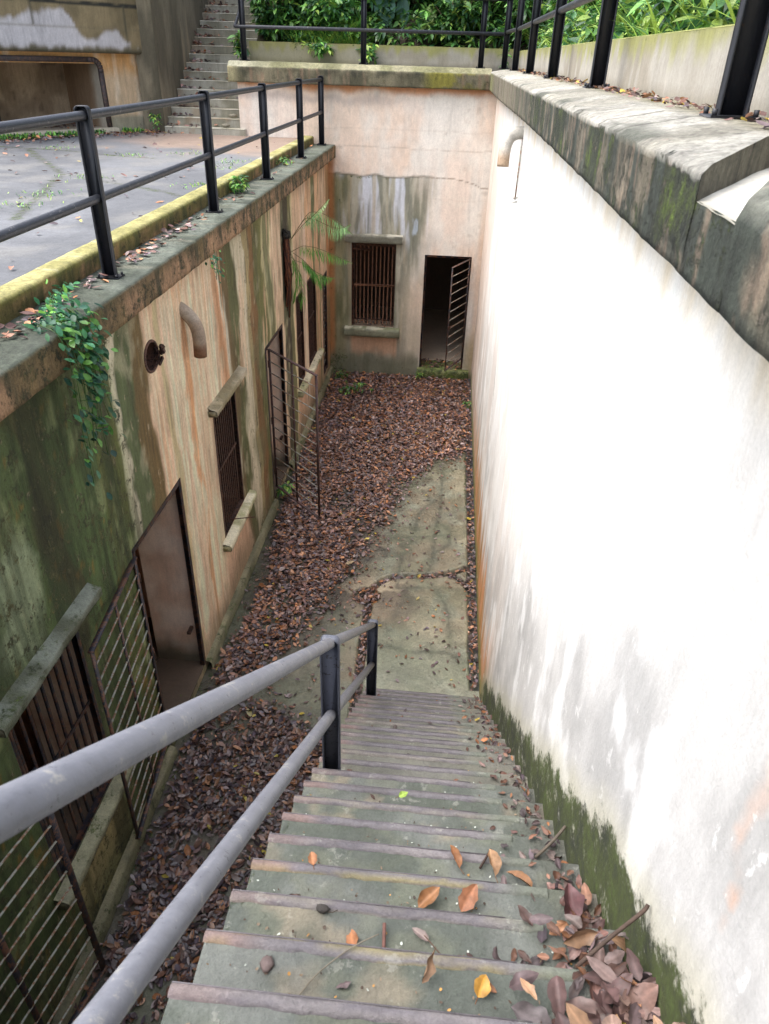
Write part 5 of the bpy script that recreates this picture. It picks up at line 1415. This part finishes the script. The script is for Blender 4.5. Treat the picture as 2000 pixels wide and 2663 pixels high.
single('fallen_leaf', (-.335, 1.56, 3.455), 1.9, .05, .035, '#b07850', 'small brown leaf with a long stalk at the left of a step', .1, .1, .2, .1)
single('fallen_leaf', (.60, .98, 3.85), .6, .13, .075, '#8c6f66', 'large grey mauve leaf on top of the corner leaf pile', .3, .2, .25, .2)
single('fallen_leaf', (.42, .93, 3.84), 2.8, .12, .07, '#7f7678', 'broad grey leaf at the left of the corner leaf pile', .15, .1, .2, .1)
single('fallen_leaf', (.52, .86, 3.86), 1.2, .12, .06, '#b08a62', 'light brown curled leaf at the front of the corner leaf pile', .3, .4, .5, .3)
single('fallen_leaf', (.66, .80, 3.87), 1.6, .12, .08, '#6f3f3c', 'dark red leaf at the wall end of the corner leaf pile', .2, .2, .2, .2)
single('fallen_leaf', (.60, 1.44, 3.47), 1.7, .12, .075, '#6c4a4c', 'dark purple leaf against the mossy wall', .3, .1, .25, .2)
single('fallen_leaf', (-.05, 2.30, 2.90), .5, .05, .035, '#9cb84a', 'fresh pale green leaf on a middle step', .1, .1, .2, .1)
single('fallen_leaf', (-.62, 3.4, .04), 2.5, .09, .05, '#c9b466', 'yellow curled leaf on the ground beside the stairs', .2, .3, .3, .2)
single('fallen_leaf', (-1.10, 8.05, .04), .4, .13, .07, '#b8a07c', 'pale tan leaf lying on the brown litter near the drain', .1, .1, .2, .1)
def twig(name, pts, r, col, label):
    mb = MB(); mb.tube(smoothline(pts, 1, 4), r, 7, C(col)); return mb.build(name, M_bark, None, smooth=True, label=label, cat='twig')
twig('twig', [(.50, 1.10, 3.84), (.60, 1.16, 3.92), (.685, 1.20, 3.99), (.69, 1.21, 4.0)], .006, '#4a3c34', 'thick dark twig propped against the wall above the corner leaf pile')
twig('twig', [(.56, 1.92, 3.09), (.63, 1.97, 3.13), (.69, 2.03, 3.17)], .007, '#5b5248', 'short grey twig resting against the mossy wall higher up the flight')
twig('twig', [(.30, 1.73, 3.27), (.345, 1.80, 3.30)], .005, '#3c2c26', 'short dark twig next to the curled orange leaf')
twig('twig', [(-.26, .96, 3.825), (-.22, 1.02, 3.83), (-.13, 1.10, 3.832), (-.06, 1.14, 3.83)], .0018, '#7a7264', 'thin curved grass stalk on the lower-left step')
twig('twig', [(.0, 1.36, 3.47), (.06, 1.27, 3.65), (.13, 1.19, 3.652), (.18, 1.16, 3.65)], .0018, '#5a4438', 'thin curved stalk hanging over a nosing')
twig('twig', [(-.045, 1.185, 3.645), (-.05, 1.27, 3.65)], .006, '#6c4c44', 'stubby red brown twig lying end-on to a nosing')
stone('stone', (-.365, 1.03, 3.822), .020, C('#6f5f5c'), 'flat round brown stone near the lower-left edge of the steps', (1, 1.1, .5), 5)
def seed_pod(loc):
    t_ = stone('seed_pod', loc, .020, C('#3f3b38'), 'small dark ribbed seed pod with a curved stalk on a step', (1.2, .75, .6), 8, 'seed pod')
    mb = MB(); mb.tube([(loc[0]+.02, loc[1]-.01, loc[2]), (loc[0]+.035, loc[1]-.012, loc[2]+.004), (loc[0]+.05, loc[1], loc[2])], .0015, 5, C('#4a4038'))
    s_ = mb.build('stalk', M_bark, t_)
seed_pod((-.255, 1.30, 3.645))

# iron stick poking from a window, small iron loops
mb = MB(); mb.tube([(XL-.06, 7.36, 1.10), (XL+.24, 7.52, 1.06)], .007, 7); mb.build('iron_rod', M_rust, None, label='thin rusty rod sticking out over the pale broken sill', cat='rod')

# ------------------------------------------------------------------ plants
def vine(name, label, strands, nleaf, tone, size):
    t_ = thing(name, strands[0][0], label, 'vine')
    ms = MB(); ml = MB(); pts = []
    for s_ in strands:
        q = smoothline(s_, 1, 5); ms.tube(q, .003, 5, C('#4f6a36')); pts += q
    pts = np.array(pts); idx = rng.integers(0, len(pts), nleaf)
    P = pts[idx]+rng.normal(0, 1, (nleaf, 3))*np.array([.045, .05, .03])
    L = rng.uniform(size[0], size[1], nleaf); W = L*rng.uniform(.45, .6, nleaf)
    c = np.stack([C('#2f5a3c'), C('#37683f'), C('#5c8a3a'), C('#2a4f3e'), C('#3f7350')])[rng.integers(0, 5, nleaf)]*(.7+.7*rng.random((nleaf, 1)))*tone
    hi = P[:, 2] > 4.40; c[hi] = c[hi]*1.1  # top leaves lightened, light from above painted into their colour
    leaves(ml, P, rng.uniform(-1.2, 1.4, nleaf), rng.uniform(-1.1, .2, nleaf), rng.normal(0, .4, nleaf), L, W, c, fold=.12, curl=-.15, jit=.04)
    ms.build('stem', M_leaf, t_); ml.build('foliage', M_leaf, t_)
vs_ = []
for k in range(15):
    y = 4.18+.13*math.sin(k*1.7)+rng.normal(0, .03); x0 = XC+.02
    zend = [3.8, 4.1, 3.85, 3.95, 3.65, 3.85, 4.15, 4.0, 3.9, 4.1, 3.8, 4.2, 3.9, 4.05, 3.55][k]
    vs_.append([(-2.42, y+.12+rng.normal(0, .05), ZT+.03), (x0, y, ZT+.035), (x0+.05, y-.01, ZT-.12), (x0+.03+rng.random()*.04, y-.02, (ZT+zend)/2), (x0+.02+rng.random()*.05, y+rng.normal(0, .03), zend)])
vine('hanging_vine', 'glossy dark green creeper hanging over the coping near the left edge', vs_, 470, 1.0, (.045, .078))
vine('creeper', 'light green creeper trailing flat along the coping against the kerb', [[(-2.66, 4.75+.1*k, ZT+.03), (-2.58, 4.5+.05*k, ZT+.05), (-2.45, 4.35, ZT+.04), (-2.36, 4.3-.04*k, ZT+.04)] for k in range(4)], 110, 1.9, (.035, .07))
vine('creeper', 'few thin leafy sprigs dangling below the coping above the elbow pipe', [[(XC+.01, 7.15, 4.36), (XC+.03, 7.12, 4.2), (XC+.01, 7.14, 4.08)], [(XC+.01, 7.0, 4.34), (XC+.03, 6.98, 4.22)]], 34, 1.6, (.03, .055))
# fern with arching fronds
fn = thing('fern', (-2.38, 11.2, 3.6), 'fern with long arching fronds growing out of the left wall near the far end', 'fern')
FR = [[(-2.36, 11.25, 3.62), (-2.15, 11.2, 3.86), (-1.99, 11.2, 3.99), (-1.86, 11.2, 4.12), (-1.76, 11.2, 4.22)],
      [(-2.36, 11.25, 3.62), (-2.12, 11.25, 3.95), (-1.96, 11.2, 3.93), (-1.70, 11.15, 3.84), (-1.56, 11.1, 3.85), (-1.42, 11.05, 3.92)],
      [(-2.36, 11.25, 3.62), (-2.08, 11.3, 4.02), (-1.9, 11.3, 4.02), (-1.65, 11.3, 3.90), (-1.42, 11.25, 3.74)],
      [(-2.36, 11.2, 3.45), (-2.15, 11.1, 3.58), (-1.95, 11.1, 3.56), (-1.7, 11.1, 3.48), (-1.40, 11.1, 3.36)],
      [(-2.36, 11.2, 3.45), (-2.28, 11.1, 3.36), (-2.18, 11.05, 3.15), (-2.16, 11.0, 2.9), (-2.18, 11.0, 2.62)],
      [(-2.36, 11.15, 3.4), (-2.26, 11.0, 3.40), (-2.2, 10.95, 3.2), (-2.24, 10.95, 2.95), (-2.3, 10.95, 2.75)],
      [(-2.36, 11.4, 3.4), (-2.2, 11.4, 3.3), (-2.05, 11.4, 3.15), (-1.9, 11.4, 3.08), (-1.72, 11.4, 3.05)],
      [(-2.36, 11.4, 3.3), (-2.15, 11.5, 3.2), (-2.0, 11.5, 3.05), (-1.95, 11.5, 2.85)]]
for i, f in enumerate(FR):
    mb = MB(); q = np.array(smoothline(f, 1, 9)); mb.tube([tuple(p) for p in q], .004, 5, C('#6a6a3a'))
    n = len(q); tt = np.linspace(0, 1, n)
    # pinnae densely along the second part
    Pl = []; yaws = []; pit = []; Ls = []
    for s_ in np.linspace(.20, .99, 32):
        p = np.array([np.interp(s_, tt, q[:, a]) for a in range(3)]); d = np.array([np.interp(min(1, s_+.02), tt, q[:, a])-np.interp(s_-.02, tt, q[:, a]) for a in range(3)])
        hd = math.atan2(d[1], d[0]); ln = .20*math.sin(math.pi*min(1, (s_-.18)*1.15+.12))**.6*(1 if i != 0 else .55)+.02
        for sg in (-1, 1):
            Pl.append(p); yaws.append(hd+sg*1.05+rng.normal(0, .06)); pit.append(-1.0+rng.normal(0, .12) if i != 0 else -.2); Ls.append(ln)
    Pl = np.array(Pl); m2 = len(Pl); Ls = np.array(Ls)
    base = C('#86b070') if i < 3 else C('#5f9a3c')
    leaves(mb, Pl, np.array(yaws), np.array(pit), rng.normal(0, .3, m2), Ls, np.full(m2, .0095), base*(.7+.6*rng.random((m2, 1))), fold=.05, curl=-.2, kind='lance', jit=.05)
    mb.build('frond', M_leaf, fn)
# mat of rusty roots below the fern
mb = MB()
for k in range(170):
    y = 11.0+rng.normal(0, .06); z1_ = rng.uniform(3.3, 3.74); z2_ = z1_-rng.uniform(.25, .9)
    z2_ = max(z2_, 2.45+rng.random()*.3)
    mb.tube([(XL+.01+.05*rng.random(), y, z1_), (XL+.05+.03*rng.random(), y+rng.normal(0, .02), (z1_+z2_)/2), (XL+.01+.02*rng.random(), y+.05*(3.7-z2_)+rng.normal(0, .03), z2_)], .006, 4, C(['#6a3a24', '#4e2a1c', '#7d4a2e', '#3a2018'][k % 4]))
rm_ = mb.build('root_mat', M_bark, None, label='matted rust brown roots hanging down the wall below the fern', cat='roots')
mb = MB()
for k in range(14): mb.box((-.03, -.04, -.03), (.03, .04, .03), C('#2d2820'), 0, .012, Matrix.Translation((XL+.04+rng.normal(0, .02), 10.98+rng.normal(0, .05), 3.74+rng.normal(0, .03)))@Matrix.Rotation(rng.uniform(0, 3), 4, (1, 1, 1)))
mb.build('clod', M_soil, rm_)
# weeds
def weed(name, loc, label, n, L, tone, cat='weed', spread=.06, group=None):
    mb = MB(); P = np.array(loc)+rng.normal(0, 1, (n, 3))*np.array([spread, spread, .0]); 
    leaves(mb, P, rng.uniform(0, 6.28, n), rng.uniform(.3, 1.3, n), rng.normal(0, .3, n), rng.uniform(L*.5, L, n), rng.uniform(L*.12, L*.25, n), greencol(n, tone, .3), fold=.1, curl=-.3, kind='lance', jit=.05)
    return mb.build(name, M_leaf, None, label=label, cat=cat, group=group)
def herb(name, loc, label, n, r, h, tone, size=(.03, .06)):
    t_ = MB(); P = np.array(loc)+np.stack([rng.normal(0, r*.5, n), rng.normal(0, r*.5, n), rng.random(n)*h], 1)
    clump(t_, P, tone, size, .2, per=5); return t_.build(name, M_leaf, None, label=label, cat='plant')
herb('weed', (-1.72, 14.15, .05), 'low green herb growing out of the leaf litter before the end window', 34, .30, .14, 1.1, (.05, .09))
herb('weed', (-2.15, 14.9, .03), 'patch of weeds in the left far corner of the court', 30, .22, .12, .8, (.04, .07))
herb('weed', (-.43, 15.1, .05), 'small bright weed at the left end of the doorway threshold', 16, .08, .10, 1.4, (.03, .06))
herb('weed', (.60, 13.7, .03), 'small weed at the foot of the white wall near the far door', 14, .06, .12, 1.2, (.03, .06))
herb('weed', (-2.60, 9.35, ZT+.02), 'bushy green weed on the coping beside the second railing post', 34, .14, .16, 1.3, (.05, .09))
herb('weed', (-2.62, 12.1, ZT+.01), 'small weed on the coping beyond the third railing post', 20, .15, .10, 1.3, (.03, .06))
herb('weed', (-5.65, 15.15, 4.75), 'tiny herb at the foot of the wall beside the lowest upper step', 12, .08, .25, 1.4, (.05, .10))
herb('weed', (-4.2, 16.0, 5.95), 'leafy sprig hanging at the left end of the mossy low wall', 24, .12, .35, .9, (.10, .18))
herb('weed', (-2.62, 16.12, 5.98), 'leafy tuft draped over the face of the mossy low wall', 30, .22, .20, 1.3, (.10, .17))
herb('weed', (-1.75, 16.12, 5.93), 'smaller leafy tuft draped over the low wall right of the first', 24, .12, .25, 1.1, (.10, .17))
herb('weed', (.82, 16.05, 5.88), 'glossy seedling at the inner corner of the garden walls', 12, .06, .35, 1.5, (.08, .13))
herb('fern_seedling', (XL+.12, 9.75, .14), 'small bright fern at the foot of the wall behind the swung gate', 16, .08, .10, 1.6, (.07, .12))
GT = [(-4.47, 9.4, 'grass tuft in the middle of the yard'), (-4.8, 11.7, 'grass tuft along the crack behind the first railing post'), (-4.4, 8.1, 'grass tuft nearest the left edge of the yard'),
      (-3.0, 9.2, 'grass tuft beside the kerb left of the second post'), (-3.2, 11.4, 'feathery weed tuft between the second and third posts'), (-3.1, 10.8, 'grass tuft close to the third post'), (-4.05, 12.2, 'small grass tuft right of the second post'), (-6.2, 12.2, 'grass tuft at the left frame edge of the yard'), (-4.3, 7.4, 'grass tuft below the mid rail at left')]
for x, y, lab in GT:
    for_ = weed('grass_tuft', (x, y, 4.63), lab, 60, .055, 1.3, 'grass', .15, 'grass tufts in the yard')
mb = MB(); n = 1500; s_ = rng.uniform(.1, 4.6, n); o_ = .17+abs(rng.normal(0, .06, n))
P = np.stack([F0[0]+U_[0]*s_+N_O[0]*o_, F0[1]+U_[1]*s_+N_O[1]*o_, np.full(n, 4.64)], 1); P = P[fbm(P[:, 0]*3, P[:, 1]*3, 310) > .47]
n = len(P); leaves(mb, P, rng.uniform(0, 6.28, n), rng.uniform(.2, 1.2, n), rng.normal(0, .3, n), rng.uniform(.05, .11, n), rng.uniform(.02, .04, n), greencol(n, 1.3, .2), kind='oval')
mb.build('ground_weeds', M_leaf, kind='stuff')
